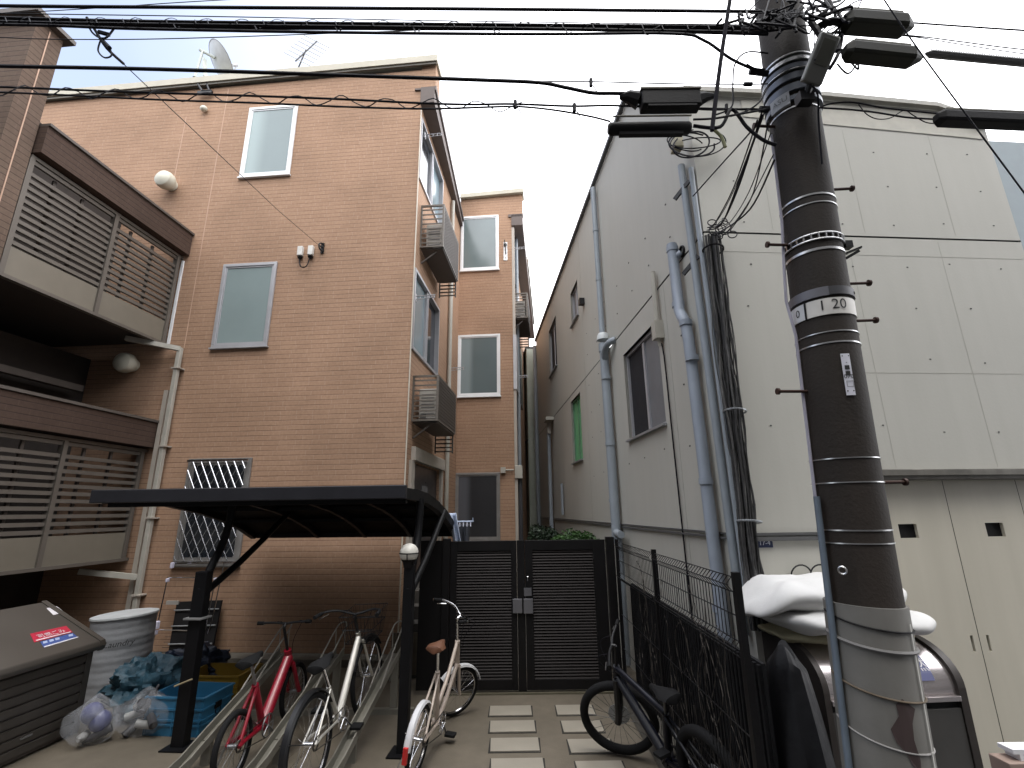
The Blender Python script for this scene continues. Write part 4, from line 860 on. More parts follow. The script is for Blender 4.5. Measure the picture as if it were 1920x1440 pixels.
for z_ in (4.2, 2.75, 1.9): MB(FR).ring((.035, -.055, z_), .085, .008, (.1, .1, 1), 18, 5).build('strap', GALV if z_ < 3 else BLK, cb_)
# coil and grey box at the weatherhead
wh = thing('cable_coil', 'coil of black cable round a small cream box atop the grey building corner pipe', 'cable coil', FR, (-.1, .1, 5.25))
hb = Vector(FR.P(1270, 268, .05)); MBh = MB(FR).box(hb.x-.05, hb.x+.04, 0.0, .12, hb.z-.08, hb.z+.05).build('head_box', mat('head_cream', (.35, .32, .22), .5), wh, bevel=.01)
q = MB(FR)
for k in range(5):
    P_ = []
    for i in range(14):
        t_ = R(20+40*k+i*24); P_.append(Vector(FR.P(1285+(12*k%25)+(34+9*(k%3))*math.cos(t_), 268+3*(k%2)-(14+3*(k%4))*math.sin(t_)+6*math.cos(t_+k), -.03-.025*k)))
    q.tube(smooth_path(P_, 3), .008 if k % 2 else .006, 6)
q.build('coil', CAB, wh, smooth=True)
q = MB(FR).tube(smooth_path([FR.P(1335, 240, -.1), FR.P(1352, 256, -.1), FR.P(1360, 276, -.1)], 4), .016, 6); q.build('striped_lead', mat('lead_olive', (.12, .12, .05), .5), wh)
# ================================================================ GATE
GD = 6.12
gt = thing('double_gate', 'black metal double gate with horizontal louvre slats closing the alley', 'gate', W, (.15, GD, 0))
GB = mat('gate_black', (.005, .0045, .005), .55, 0, .2, spec=.25); GS = mat('gate_slat', (.022, .018, .017), .6, 0, .15, spec=.2)
for nm, x0, x1, px0, px1 in (('gate_leaf', -.765, .03, -.688, -.038), ('gate_leaf', .13, 1.10, .22, .95)):
    q = MB().box(x0, px0, GD, GD+.05, .04, 1.65).box(px1, x1, GD, GD+.05, .04, 1.65).box(px0, px1, GD, GD+.05, 1.535, 1.65).box(px0, px1, GD, GD+.05, .04, .145)
    lf = q.build(nm, GB, gt, bevel=.003)
    q = MB(); z_ = .15
    while z_ < 1.52:
        q.add([(px0, GD+.006, z_), (px1, GD+.006, z_), (px1, GD+.020, z_+.019), (px0, GD+.020, z_+.019), (px0, GD+.026, z_+.017), (px1, GD+.026, z_+.017), (px1, GD+.012, z_-.003), (px0, GD+.012, z_-.003)],
              [(0, 1, 2, 3), (3, 2, 5, 4), (4, 5, 6, 7), (7, 6, 1, 0), (0, 3, 4, 7), (1, 6, 5, 2)]); z_ += .0318
    q.build('louvres', GS, lf); MB().box(px0, px1, GD+.035, GD+.045, .146, 1.53).build('backing', BLK, lf)
LK_ = mat('lock_grey', (.23, .23, .25), .35, .7, .06)
l1 = MB().box(-.022, .088, GD-.03, GD-.002, .845, 1.0).build('lock_case', LK_, gt, bevel=.004); l2 = MB().box(.105, .215, GD-.03, GD-.002, .84, 1.0).build('lock_case', LK_, gt, bevel=.004)
MB().box(.112, .20, GD-.02, GD-.002, 1.03, 1.115).build('key_plate', LK_, gt); q = MB().ball((.158, GD-.02, 1.235), .014, 10, 6).tube([(.158, GD-.03, 1.22), (.158, GD-.03, 1.195)], .006, 6); q.build('knob', CHR, gt)
MB().box(.034, .126, GD+.004, GD+.046, .03, 1.65).build('meeting_stile', GB, gt)
for x0, x1 in ((-.86, -.77), (1.115, 1.21)): MB().box(x0, x1, GD-.03, GD+.07, 0, 1.68).build('gate_post', GB, gt, bevel=.004)
q = MB().box(-1.13, -.865, GD+.0, GD+.04, 0.05, 1.66); q.build('side_panel', GB, gt); MB().box(-.77, 1.12, GD-.02, GD+.08, .0, .02).build('threshold', mat('threshold', (.10, .09, .06), .7), gt)
# ================================================================ WIRE FENCE along the right of the yard
FX = 1.215
fe = thing('wire_fence', 'black welded wire fence on a low concrete kerb running from the gate to the pole', 'fence', W, (FX, 4.5, 0))
MB().box(FX-.08, FX+.12, 2.75, 6.0, 0, .13).build('kerb', mat('kerb_concrete', (.13, .12, .10), .9, var=.3, bump=.5), fe, bevel=.01)
for y_ in (2.82, 4.42, 5.98): MB().box(FX-.018, FX+.018, y_-.02, y_+.02, .13, 1.66).build('post', GB, fe)
for y0, y1 in ((2.86, 4.38), (4.46, 5.94)):
    q = MB(); y_ = y0+.02
    while y_ < y1: q.tube([(FX, y_, .16), (FX, y_, .5), (FX, y_, 1.22), (FX-.035, y_, 1.26), (FX, y_, 1.30), (FX, y_, 1.55), (FX-.035, y_, 1.59), (FX, y_, 1.63)], .0028, 4); y_ += .05
    for z_ in (.17, .5, .85, 1.22, 1.30, 1.43, 1.55, 1.63): q.tube([(FX, y0, z_), (FX, y1, z_)], .0038, 4)
    for z_ in (1.26, 1.59): q.tube([(FX-.035, y0, z_), (FX-.035, y1, z_)], .0038, 4)
    q.build('wire_panel', BLKM, fe)
scb = mat('screen_black', (.007, .007, .008), .8, 0, .3, spec=.2)
q = MB().box(FX+.14, FX+.16, 2.95, 6.0, 0, 1.17); y_ = 2.96
while y_ < 6: q.box(FX+.122, FX+.139, y_, y_+.025, .02, 1.16); y_ += .05
q.build('slatted_screen', scb, None, 'dark slatted screen standing behind the black wire fence', 'screen')
rv = random.Random(9); q = MB()
for i in range(46):
    y_ = rv.uniform(3.2, 5.6); x_ = FX+rv.uniform(.02, .1); z_ = rv.uniform(.6, 1.5); P_ = [Vector((x_, y_, z_))]
    for k in range(5): P_.append(P_[-1]+Vector((rv.uniform(-.02, .02), rv.uniform(-.09, .09), -rv.uniform(.06, .2))))
    q.tube(smooth_path(P_, 3), rv.choice([.0018, .0028]), 4)
q.build('dry_vines', mat('vine_dry', (.07, .06, .05), .8), None, 'thin dry vines tangled in the black wire fence', 'vines', kind='stuff')
def foliage(name, label, fr, c, rad, n_, col, leaf=.05, seed=1, cat='shrub'):
    r_ = random.Random(seed); t = thing(name, label, cat, fr, (c[0], c[1], 0), None)
    lobes = [(Vector(c)+Vector((r_.uniform(-.6, .6)*rad[0], r_.uniform(-.6, .6)*rad[1], r_.uniform(-.3, .5)*rad[2])), r_.uniform(.35, .6)) for _ in range(9)]
    q = MB(fr)
    for i in range(n_):
        l_, s_ = r_.choice(lobes); v_ = Vector((r_.gauss(0, 1), r_.gauss(0, 1), r_.gauss(0, 1))).normalized()*(r_.random()**.4)*s_
        p = l_+Vector((v_.x*rad[0], v_.y*rad[1], v_.z*rad[2])); a = Vector((r_.gauss(0, 1), r_.gauss(0, 1), r_.gauss(0, .6))).normalized(); b_ = a.cross(Vector((r_.gauss(0, 1), r_.gauss(0, 1), r_.gauss(0, 1)))).normalized()
        s2 = leaf*r_.uniform(.6, 1.3); q.add([p-a*s2, p+b_*s2*.45, p+a*s2, p-b_*s2*.45], [(0, 1, 2, 3)])
    q.build('leaves', mat('leaf_'+name+str(seed), col, .55, 0, .5, scale=9), t, fixn=False)
    q = MB(fr)
    for i in range(7): q.tube([(c[0]+r_.uniform(-.1, .1), c[1]+r_.uniform(-.1, .1), 0), (c[0]+r_.uniform(-.7, .7)*rad[0], c[1]+r_.uniform(-.7, .7)*rad[1], c[2])], [.02, .006], 6)
    q.build('stems', mat('stem', (.06, .045, .03), .8), t)
foliage('alley_shrub', 'bright green leafy shrub behind the gate against the grey building', W, (1.0, 8.3, 1.50), (.42, .45, .24), 2600, (.028, .075, .014), .032, 2)
foliage('alley_shrub', 'dark green shrub further back in the alley, left of the bright one', W, (.62, 10.6, 1.35), (.45, .8, .40), 2600, (.012, .028, .012), .04, 3)
# washing behind the gate
wl = thing('clothes_hanger', 'pale blue round clothes hanger with pegs above the gate beside the shelter roof', 'clothes hanger', W, (-.72, 6.9, 1.6))
hc = Vector(W.P(872, 978, 6.9)); q = MB(); q.tube([hc+Vector((-.17, 0, 0)), hc+Vector((.10, 0, 0))], .008, 6); q.tube([hc+Vector((-.17, .2, 0)), hc+Vector((.10, .2, 0))], .008, 6); q.tube([hc+Vector((.10, 0, 0)), hc+Vector((.10, .2, 0))], .008, 6).tube([hc+Vector((-.17, 0, 0)), hc+Vector((-.17, .2, 0))], .008, 6)
q.tube([hc+Vector((.10, .1, 0)), hc+Vector((.10, .1, .05))], .006, 5); q.build('ring', mat('hanger_blue', (.35, .42, .55), .5), wl)
q = MB()
for k in range(5): x_ = hc.x-.13+k*.05; q.box(x_, x_+.014, 6.895, 6.91, hc.z-.065, hc.z-.01)
q.build('pegs', mat('peg_white', (.65, .66, .75), .5), wl)
def cloth(name, label, x0, x1, z0, z1, y, col, seed, cat='clothes', slant=0.0):
    r_ = random.Random(seed); nx, nz_ = 14, 12; vs = []; fs = []
    for j in range(nz_+1):
        for i in range(nx+1):
            u_, v_ = i/nx, j/nz_; x_ = x0+(x1-x0)*u_+slant*(1-v_)
            vs.append((x_, y+.035*math.sin(u_*9+v_*1.5+seed)+.015*math.sin(u_*23+seed), z0+(z1-z0)*v_+.03*u_*(1-v_)*math.sin(seed)))
    for j in range(nz_):
        for i in range(nx): a = j*(nx+1)+i; fs.append((a, a+1, a+nx+2, a+nx+1))
    o = MB().add(vs, fs).build(name, mat('cloth_'+str(seed), col, .85, 0, .08), None, label, cat, None, smooth=True, fixn=False)
    s_ = o.modifiers.new('thick', 'SOLIDIFY'); s_.thickness = .012; return o
a = W.P(846, 1012, 6.8); b_ = W.P(858, 962, 6.8); cloth('hanging_shirt', 'pale blue-white shirt hanging just right of the shelter roof corner', a[0]-.04, a[0]+.06, 1.55, b_[2], 6.8, (.42, .48, .60), 1, slant=.07)
a = W.P(868, 1012, 6.95); cloth('hanging_towel', 'dark grey cloth hanging below the blue peg hanger', a[0]-.06, a[0]+.08, 1.5, 1.83, 6.98, (.05, .055, .07), 4)
# ================================================================ BICYCLE SHELTER
sh = thing('bicycle_shelter', 'black cantilevered bicycle shelter with a curved roof and two posts', 'shelter', FC, (-2.0, .2, 0))
SB = mat('shelter_black', (.005, .005, .006), .5, 0, .15, spec=.2)
prof = [(0, 2.20), (.35, 2.20), (.8, 2.175), (1.3, 2.10), (1.75, 2.0), (2.15, 1.88), (2.5, 1.735)]
def lerp_prof(x):
    for i in range(len(prof)-1):
        if prof[i][0] <= x <= prof[i+1][0]: return prof[i][1]+(prof[i+1][1]-prof[i][1])*(x-prof[i][0])/(prof[i+1][0]-prof[i][0])
    return prof[-1][1]
AL, AR = -4.02, -1.02
top = prof; bot = [(x, z_-.012) for x, z_ in prof]
MB(FC).prism(top+bot[::-1], 'a', AL, AR).build('roof_sheet', mat('smoked_sheet', (.004, .0035, .003), .7, 0, .1, spec=.1), sh, smooth=True)
MB(FC).box(AL-.1, AR+.03, -.06, .0, 2.12, 2.245).build('front_gutter', mat('gutter_black', (.018, .018, .022), .4, 0, spec=.4), sh, bevel=.008)
MB(FC).box(AL, AR, .05, .11, 2.08, 2.185).build('front_beam', SB, sh)
MB(FC).box(AL, AR, 2.5, 2.56, 1.66, 1.75).build('rear_beam', SB, sh, bevel=.006)
for a0, a1 in ((AL-.02, AL+.05), (AR-.05, AR+.025)):
    MB(FC).prism([(x, z_+.02) for x, z_ in prof]+[(x, z_-.085) for x, z_ in prof[::-1]], 'a', a0, a1).build('rim_beam', SB, sh)
for a_ in (-3.03, -2.33, -1.67):
    MB(FC).prism([(x, z_-.014) for x, z_ in prof]+[(x, z_-.08) for x, z_ in prof[::-1]], 'a', a_-.025, a_+.025).build('rafter', SB, sh)
for z_i in (.7, 1.3, 1.9): MB(FC).box(AL+.05, AR-.05, z_i, z_i+.05, lerp_prof(z_i)-.065, lerp_prof(z_i+.05)-.014).build('purlin', SB, sh)
for a_ in (-3.03, -1.0):
    hw = .062 if a_ < -2 else .045
    MB(FC).box(a_-hw, a_+hw, .17, .26, 0, 1.47 if a_ < -2 else 1.52).build('post', SB, sh, bevel=.006)
    MB(FC).box(a_-.11, a_+.11, .10, .32, 0, .012).build('base_plate', SB, sh)
    arm = [(a_, .2, 1.30), (a_, .30, 1.50), (a_, .42, 1.70), (a_, .48, 1.9), (a_, .50, 2.13)]
    MB(FC).tube(smooth_path(arm, 5), .038, 10).build('curved_arm', SB, sh, smooth=True)
    MB(FC).tube([(a_, .2, 1.24), (a_, .75, 1.50), (a_, 1.15, 1.72), (a_, 1.62, 2.0)], .034, 10).build('brace', SB, sh, smooth=True)
MB(FC).box(-3.12, -2.94, .135, .285, 1.05, 1.065).build('post_strap', mat('strap_grey', (.2, .2, .2), .5), sh)
MB(FC).tube([(-3.11, .14, .50), (-2.95, .14, .56)], .008, 6).build('post_tie', mat('tie_tan', (.3, .25, .15), .6), sh)
gl = thing('globe_lamp', 'white globe lamp on top of the right shelter post', 'lamp', W, W.P(767, 1056, 4.78))
gc = Vector(W.P(767, 1037, 4.78)); GLB = mat('globe_white', (.62, .60, .54), .4, 0, .04)
MB().ball(gc, .088, 24, 14).build('globe', GLB, gl, smooth=True)
MB().ring(gc, .089, .005, (0, 0, 1), 28, 6).build('band', BLK, gl); MB().tube([gc-Vector((0, 0, .13)), gc-Vector((0, 0, .08)), gc-Vector((0, 0, .055))], [.045, .055, .072], 14).build('socket', BLK, gl)
MB().tube([gc+Vector((0, -.091, 0)), gc+Vector((0, -.075, -.055))], .005, 5).build('cage_wire', BLK, gl)
# ================================================================ CYCLE RACKS
RK = mat('rack_beige', (.20, .19, .16), .5, 0, .1, scale=8, streak=.2)
def rack(label, x0):
    """sloping channel on two legs with a hoop at its raised far end"""
    dirv = Vector((.105, .994, 0)); s_ = Vector((.994, -.105, 0)); base = Vector((x0, 4.64, 0))
    t = thing('cycle_rack', label, 'cycle rack', W, base, 'sloping cycle racks under the shelter')
    def pt(y, z_, o=0): return base+dirv*y+s_*o+Vector((0, 0, z_))
    path = [(-1.0, .03), (-.55, .06), (-.25, .12), (0, .215), (1.04, .58)]
    for o in (-.045, .045):
        q = MB(); vs = []
        for i, (y, z_) in enumerate(path):
            for oo, zz in ((-.006, -.035), (.006, -.035), (.006, .035), (-.006, .035)): vs.append(pt(y, z_+zz, o+oo))
        fs = [(0, 1, 2, 3), tuple(range(len(vs)-4, len(vs)))]+[(i*4+j, i*4+(j+1) % 4, (i+1)*4+(j+1) % 4, (i+1)*4+j) for i in range(len(path)-1) for j in range(4)]
        q.add(vs, fs).build('side_rail', RK, t)
    vs = []
    for y, z_ in path: vs += [pt(y, z_-.032, -.039), pt(y, z_-.032, .039)]
    MB().add(vs, [(2*i, 2*i+1, 2*i+3, 2*i+2) for i in range(len(path)-1)]).build('channel', RK, t, fixn=False)
    for y, h in ((0.0, .185), (1.0, .53)): q = MB(); p = pt(y, 0); q.box(p.x-.035, p.x+.035, p.y-.02, p.y+.02, 0, h).build('leg', RK, t)
    q = MB().tube(smooth_path([pt(.45, .40, -.05), pt(.75, .62, -.05), pt(1.02, .80, -.05), pt(1.09, .84, -.03), pt(1.11, .845, 0), pt(1.09, .84, .03), pt(1.02, .80, .05), pt(.75, .62, .05), pt(.45, .40, .05)], 4), .008, 6)
    for o in (-.05, .05): q.tube([pt(1.02, .80, o), pt(1.03, .60, o)], .006, 6)
    q.build('hoop', mat('hoop_metal', (.38, .36, .32), .4, .4), t, smooth=True)
for lab, x0 in (('rightmost sloping beige cycle rack, empty, beside the right shelter post', -1.37), ('sloping beige cycle rack between the silver bicycle and the red one', -1.98), ('sloping beige cycle rack left of the red bicycle', -2.58)): rack(lab, x0)
MB().box(-3.4, -1.05, 5.60, 5.66, .0, .05).build('rack_rail', RK, None, 'low beige floor rail joining the feet of the cycle racks', 'floor rail')
# ================================================================ BICYCLES
def bike(name, label, o, heading, lean=0, pitch=0, Rr=.33, Rf=None, wb=1.05, steer=0, frame_m=None, style='step', saddle_h=.85, bar_h=1.02, bar_w=.54, bar='swept', tyre=.022, fender=None, basket=False, saddle_m=None, frame_r=.016, spokes=24, tail=None, chrome=CHR, grips=None, zlift=0, disc=False, hb=None):
    Rf = Rf or Rr; saddle_m = saddle_m or RUB; grips = grips or RUB
    hd = R(heading)                         # heading measured from +Y towards +X ; local x forward
    M0 = Matrix.Translation(Vector(o)) @ Matrix.Rotation(R(90)-hd, 4, 'Z') @ Matrix.Rotation(-R(pitch), 4, 'Y') @ Matrix.Rotation(R(lean), 4, 'X')
    t = thing(name, label, 'bicycle', M=M0)
    def wheel(cx, r_, m4, kind):
        q = MB(m4).ring((cx, 0, r_), r_-tyre*1.6, .011, (0, 1, 0), 40, 6).tube([(cx, -.035, r_), (cx, .035, r_)], .02, 10); wo = q.build('wheel', chrome if not disc else BLKM, t, smooth=True)
        MB(m4).ring((cx, 0, r_), r_-tyre, tyre, (0, 1, 0), 44, 10).build('tyre', RUB, wo, smooth=True)
        q = MB(m4)
        for i in range(spokes):
            a_ = 2*math.pi*i/spokes; sgn = 1 if i % 2 else -1; ah = a_+.5*(1 if i % 4 < 2 else -1)
            q.tube([(cx+.018*math.cos(ah), sgn*.022, r_+.018*math.sin(ah)), (cx+(r_-tyre*1.7)*math.cos(a_), 0, r_+(r_-tyre*1.7)*math.sin(a_))], .0012 if not disc else .0015, 4)
        q.build('spokes', chrome, wo)
        if disc: MB(m4).tube([(cx, -.045, r_), (cx, -.04, r_)], .09, 20).build('brake_disc', GALV, wo)
        if fender is not None:
            q = MB(m4); a0_, a1_ = (20, 175) if kind == 'r' else (25, 150); n_ = 20; rr = r_+.022; vs = []
            for i in range(n_+1):
                a_ = R(a0_+(a1_-a0_)*i/n_)
                for oo, dr_ in ((-.03, -.012), (-.018, .004), (.018, .004), (.03, -.012)): vs.append((cx+(rr+dr_)*math.cos(a_), oo, r_+(rr+dr_)*math.sin(a_)))
            fs = [(4*i+j, 4*i+j+1, 4*i+j+5, 4*i+j+4) for i in range(n_) for j in range(3)]
            q.add(vs, fs); q.tube([(cx, .04, r_), (cx+rr*math.cos(R(150)), .032, r_+rr*math.sin(R(150)))], .003, 5).tube([(cx, -.04, r_), (cx+rr*math.cos(R(150)), -.032, r_+rr*math.sin(R(150)))], .003, 5)
            q.build('mudguard', fender, t, smooth=True, fixn=False)
    wheel(0, Rr, M0, 'r')
    # geometry
    bb = Vector((.43*wb, 0, Rr*.82)); hdz = max(Rf*2+.12, bar_h-.28); ang = R(20)
    fa = Vector((wb, 0, Rf)); ht = fa+Vector((-math.sin(ang)*(hdz-Rf), 0, hdz-Rf)); hb_ = fa+Vector((-math.sin(ang)*(Rf+.03), 0, Rf+.03))
    st = bb+Vector((-.13, 0, saddle_h-.22-bb.z)) if style != 'mtb' else bb+Vector((-.10, 0, .34)); sadt = bb+(st-bb).normalized()*((saddle_h-.05-bb.z)/((st-bb).normalized().z))
    q = MB(M0); fr_ = frame_r; ra = Vector((0, 0, Rr))
    if style == 'step':
        q.tube(smooth_path([hb_+Vector((0, 0, .02)), hb_.lerp(bb, .55)+Vector((0, 0, -.03)), bb], 5), fr_, 10).tube(smooth_path([ht, ht.lerp(bb+Vector((-.03, 0, .12)), .5)+Vector((0, 0, -.04)), bb+Vector((-.035, 0, .14))], 5), fr_*.9, 10)
    elif style == 'mono': q.tube([hb_.lerp(ht, .5), bb], [fr_*1.6, fr_*1.8], 12)
    elif style == 'mtb': q.tube([hb_, bb], [fr_*1.5, fr_*1.7], 12).tube([ht-Vector((.0, 0, .02)), st], fr_*1.1, 10)
    q.tube([bb, st], fr_*1.05, 10).tube([hb_, ht], fr_*1.25, 12)
    for s_ in (-1, 1): q.tube([bb+Vector((0, s_*.02, 0)), Vector((.1, s_*.045, Rr)), ra+Vector((0, s_*.05, 0))], fr_*.6, 8).tube([st+Vector((0, s_*.015, -.02)), ra+Vector((0, s_*.05, 0))], fr_*.5, 8)
    q.tube([bb+Vector((0, -.04, 0)), bb+Vector((0, .04, 0))], fr_*1.5, 12)
    q.build('frame', frame_m, t, smooth=True)
    MB(M0).tube([st-Vector((0, 0, .0)), sadt], .0125, 8).build('seat_post', chrome, t, smooth=True)
    # saddle: tapered pad
    vs = []; fs = []; prof_ = [(-.13, .03, .0), (-.12, .075, .02), (-.05, .085, .03), (.03, .05, .028), (.10, .026, .022), (.14, .018, .012), (.15, .004, .0)]
    for x_, w_, h_ in prof_:
        for k in range(10):
            a_ = 2*math.pi*k/10; vs.append(sadt+Vector((x_, w_*math.cos(a_), .035+h_*.6+(.028 if math.sin(a_) > 0 else .022)*math.sin(a_))))
    fs = [tuple(range(10)), tuple(range(60, 70))]+[(i*10+j, i*10+(j+1) % 10, (i+1)*10+(j+1) % 10, (i+1)*10+j) for i in range(6) for j in range(10)]
    sd_ = MB(M0).add(vs, fs).build('saddle', saddle_m, t, smooth=True)
    # crank and chain
    q = MB(M0).ring(bb+Vector((0, -.05, 0)), .085, .006, (0, 1, 0), 28, 6).tube([bb+Vector((0, -.055, 0)), bb+Vector((.11, -.06, -.12))], .009, 6).tube([bb+Vector((0, .05, 0)), bb+Vector((-.11, .06, .12))], .009, 6)
    for k in range(5): a_ = k*1.257; q.tube([bb+Vector((0, -.05, 0)), bb+Vector((.08*math.cos(a_), -.05, .08*math.sin(a_)))], .005, 5)
    cr = q.build('crank', BLKM if disc else chrome, t, smooth=True)
    MB(M0).box(bb.x+.07, bb.x+.15, -.15, -.06, bb.z-.135, bb.z-.115).build('pedal', RUB, cr); MB(M0).box(bb.x-.15, bb.x-.07, .06, .15, bb.z+.115, bb.z+.135).build('pedal', RUB, cr)
    MB(M0).tube([bb+Vector((0, -.05, .087)), Vector((0, -.05, Rr+.04))], .004, 5).tube([bb+Vector((0, -.05, -.087)), Vector((0, -.05, Rr-.04))], .004, 5).ring((0, -.05, Rr), .035, .006, (0, 1, 0), 16, 5).build('chain', mat('chain_dark', (.05, .045, .04), .5, .6), t)
    MB(M0).tube([Vector((0, .06, Rr)), Vector((-.06, .14, .02))], .007, 6).build('kickstand', chrome, t)
    # steering assembly
    axd = (ht-hb_).normalized(); Ms = M0 @ Matrix.Translation(hb_) @ Matrix.Rotation(R(steer), 4, axd) @ Matrix.Translation(-hb_)
    wheel(wb, Rf, Ms, 'f')
    q = MB(Ms)
    for s_ in (-1, 1): q.tube([hb_+Vector((0, s_*.035, 0)), fa+Vector((-.03, s_*.05, .06)), fa+Vector((0, s_*.052, 0))], fr_*(.75 if not disc else 1.25), 8)
    q.tube([hb_+Vector((0, -.04, 0)), hb_+Vector((0, .04, 0))], fr_*.9, 8); q.build('fork', frame_m if not disc else BLKM, t, smooth=True)
    sp_ = ht+axd*(bar_h-ht.z)/axd.z*.8; hbz = bar_h
    q = MB(Ms).tube([ht, sp_], .013, 8); bc = Vector((sp_.x+.03, 0, bar_h-.03))
    q.tube([sp_, bc], .014, 8)
    if bar == 'swept': pth = [bc+Vector((-.20, -bar_w/2, .05)), bc+Vector((-.08, -bar_w/2+.02, .05)), bc+Vector((0, -bar_w*.28, .035)), bc, bc+Vector((0, bar_w*.28, .035)), bc+Vector((-.08, bar_w/2-.02, .05)), bc+Vector((-.20, bar_w/2, .05))]
    else: pth = [bc+Vector((-.03, -bar_w/2, .02)), bc+Vector((0, -bar_w*.2, .01)), bc, bc+Vector((0, bar_w*.2, .01)), bc+Vector((-.03, bar_w/2, .02))]
    q.tube(smooth_path(pth, 4), .011, 8); hbo = q.build('handlebar', hb or (chrome if bar == 'swept' else BLKM), t, smooth=True)
    for s_ in (0, -1):
        a_, b2 = pth[s_], pth[1 if s_ == 0 else -2]; MB(Ms).tube([a_, a_.lerp(b2, .8 if bar == 'swept' else .35)], .017, 8).build('grip', grips, hbo, smooth=True)
    q = MB(Ms)
    for s_ in (-1, 1):
        a_ = pth[0 if s_ < 0 else -1]; q.tube([a_.lerp(pth[2 if bar == 'swept' else 1] if s_ < 0 else pth[-3 if bar == 'swept' else -2], .5)+Vector((.03, 0, -.01)), a_+Vector((.045, -s_*.02, -.03))], .005, 5)
    q.build('brake_levers', chrome, hbo)
    q = MB(Ms)
    for s_ in (-1, 1): q.tube(smooth_path([pth[2 if s_ < 0 else -3] if bar == 'swept' else pth[1 if s_ < 0 else -2], bc+Vector((.12, s_*.10, -.02)), bc+Vector((.10, s_*.03, -.18)), hb_+Vector((0, s_*.02, .05))], 5), .003, 5)
    q.build('brake_cables', CAB, hbo)
    if basket:
        q = MB(Ms); bx0, bx1, bw0, bw1, z0, z1 = wb-.16, wb+.12, .12, .17, bar_h-.30, bar_h-.06
        for z_, f_ in ((z0, 0), ((z0+z1)/2, .5), (z1, 1)):
            ww = bw0+(bw1-bw0)*f_; xx0, xx1 = bx0-.01*f_, bx1+.05*f_; q.tube([(xx0, -ww, z_), (xx1, -ww, z_), (xx1, ww, z_), (xx0, ww, z_)], .004, 5, closed=True)
        for k in range(9):
            f_ = k/8; q.tube([(bx1, -bw0+2*bw0*f_, z0), (bx1+.05, -bw1+2*bw1*f_, z1)], .002, 4).tube([(bx0, -bw0+2*bw0*f_, z0), (bx0-.01, -bw1+2*bw1*f_, z1)], .002, 4).tube([(bx0+(bx1-bx0)*f_, -bw0, z0), (bx0-.01+(bx1+.06-bx0)*f_, -bw1, z1)], .002, 4).tube([(bx0+(bx1-bx0)*f_, bw0, z0), (bx0-.01+(bx1+.06-bx0)*f_, bw1, z1)], .002, 4).tube([(bx0+(bx1-bx0)*f_, -bw0, z0), (bx0+(bx1-bx0)*f_, bw0, z0)], .002, 4)
        q.build('basket', BLKM, t)
    if tail: MB(M0).box(-Rr-.035-.01, -Rr-.018, -.018, .018, Rr-.05, Rr+.06).build('rear_reflector', mat('reflector_red', (.45, .02, .02), .2), t, bevel=.004)
    return t
WB_ = mat('frame_pale_pink', (.46, .38, .32), .35, 0, .05, spec=.6); SV = mat('frame_silver', (.55, .53, .48), .3, .4, .05); RED = mat('frame_red', (.26, .006, .02), .32, 0, .08, coat=.3)
NVY = mat('frame_navy', (.004, .0045, .009), .35, 0, .2, spec=.3); TAN = mat('saddle_brown', (.11, .045, .022), .5, 0, .15)
bike('bicycle', 'small-wheeled pale bicycle with white mudguards, brown saddle and red rear reflector', (-.80, 4.42, 0), 10, lean=5, Rr=.245, wb=1.08, steer=-42, frame_m=WB_, style='step', saddle_h=.86, bar_h=1.03, bar_w=.50, tyre=.02, fender=mat('mudguard_white', (.55, .55, .56), .4), saddle_m=TAN, tail=True, frame_r=.02)
bike('bicycle', 'silver city bicycle with black wire basket, next to the red bicycle on the rack', (-1.50, 4.13, .03), 7, lean=-3, pitch=9, Rr=.33, wb=1.02, frame_m=SV, style='mono', saddle_h=.80, bar_h=.98, bar_w=.58, basket=True, fender=BLKM, frame_r=.017, chrome=CHR, hb=BLKM)
bike('bicycle', 'red small-wheeled bicycle with straight black handlebar, on the rack next to the crates', (-2.20, 4.35, .0), 3, lean=-2, pitch=5, Rr=.25, wb=.95, frame_m=RED, style='mono', saddle_h=.80, bar_h=.95, bar_w=.52, bar='flat', frame_r=.027, chrome=mat('dull_chrome', (.3, .3, .3), .4, .8), tyre=.024)
bike('mountain_bicycle', 'black mountain bicycle with thick tyres, its front wheel turned, beside the wire fence', (1.30, 3.60, 0), -21, lean=-11, Rr=.325, wb=1.08, steer=48, frame_m=NVY, style='mtb', saddle_h=.75, bar_h=.98, bar_w=.60, bar='flat', frame_r=.023, tyre=.036, disc=True, chrome=mat('dark_chrome', (.12, .12, .12), .35, .8))
# ================================================================ STORAGE BIN (left)
Bf = Frame(G(142, 1377), 4.6)
bn = thing('storage_bin', 'brown metal refuse storage box with ribbed side and red and blue sticker on its lid', 'storage bin', Bf, (-.35, -.9, 0))
BM_ = mat('bin_brown', (.06, .052, .045), .42, .2, .06, streak=.1)
q = MB(Bf).add([(0, -1.8, .02), (0, 0, .02), (0, 0, .70), (0, -1.8, .70)], [(0, 1, 2, 3)]); body = MB(Bf).prism([(-.62, .02), (-.004, .02), (-.004, .72), (-.62, 1.05)], 'd', -1.8, 0).build('body', BM_, bn)
q = MB(Bf)
for k in range(8): q.box(-.003, .014, -1.78, -.02, .05+k*.083, .05+k*.083+.066)
q.build('side_ribs', BM_, bn, bevel=.004)
MB(Bf).box(-.02, .018, -.06, 0.004, .02, .73).build('corner_post', BM_, bn)
LIDM = mat('lid_brown', (.075, .066, .057), .38, .2, .06, scale=3)
MB(Bf).prism([(-.66, 1.155), (.07, .80), (.085, .76), (.07, .72), (.05, .725), (-.66, 1.08)], 'd', -1.85, .04).build('lid', LIDM, bn, bevel=.01)
MB(Bf).prism([(-.66, 1.165), (.072, .808), (.09, .76), (.07, .715)], 'd', -.0, .055).build('lid_edge', LIDM, bn)
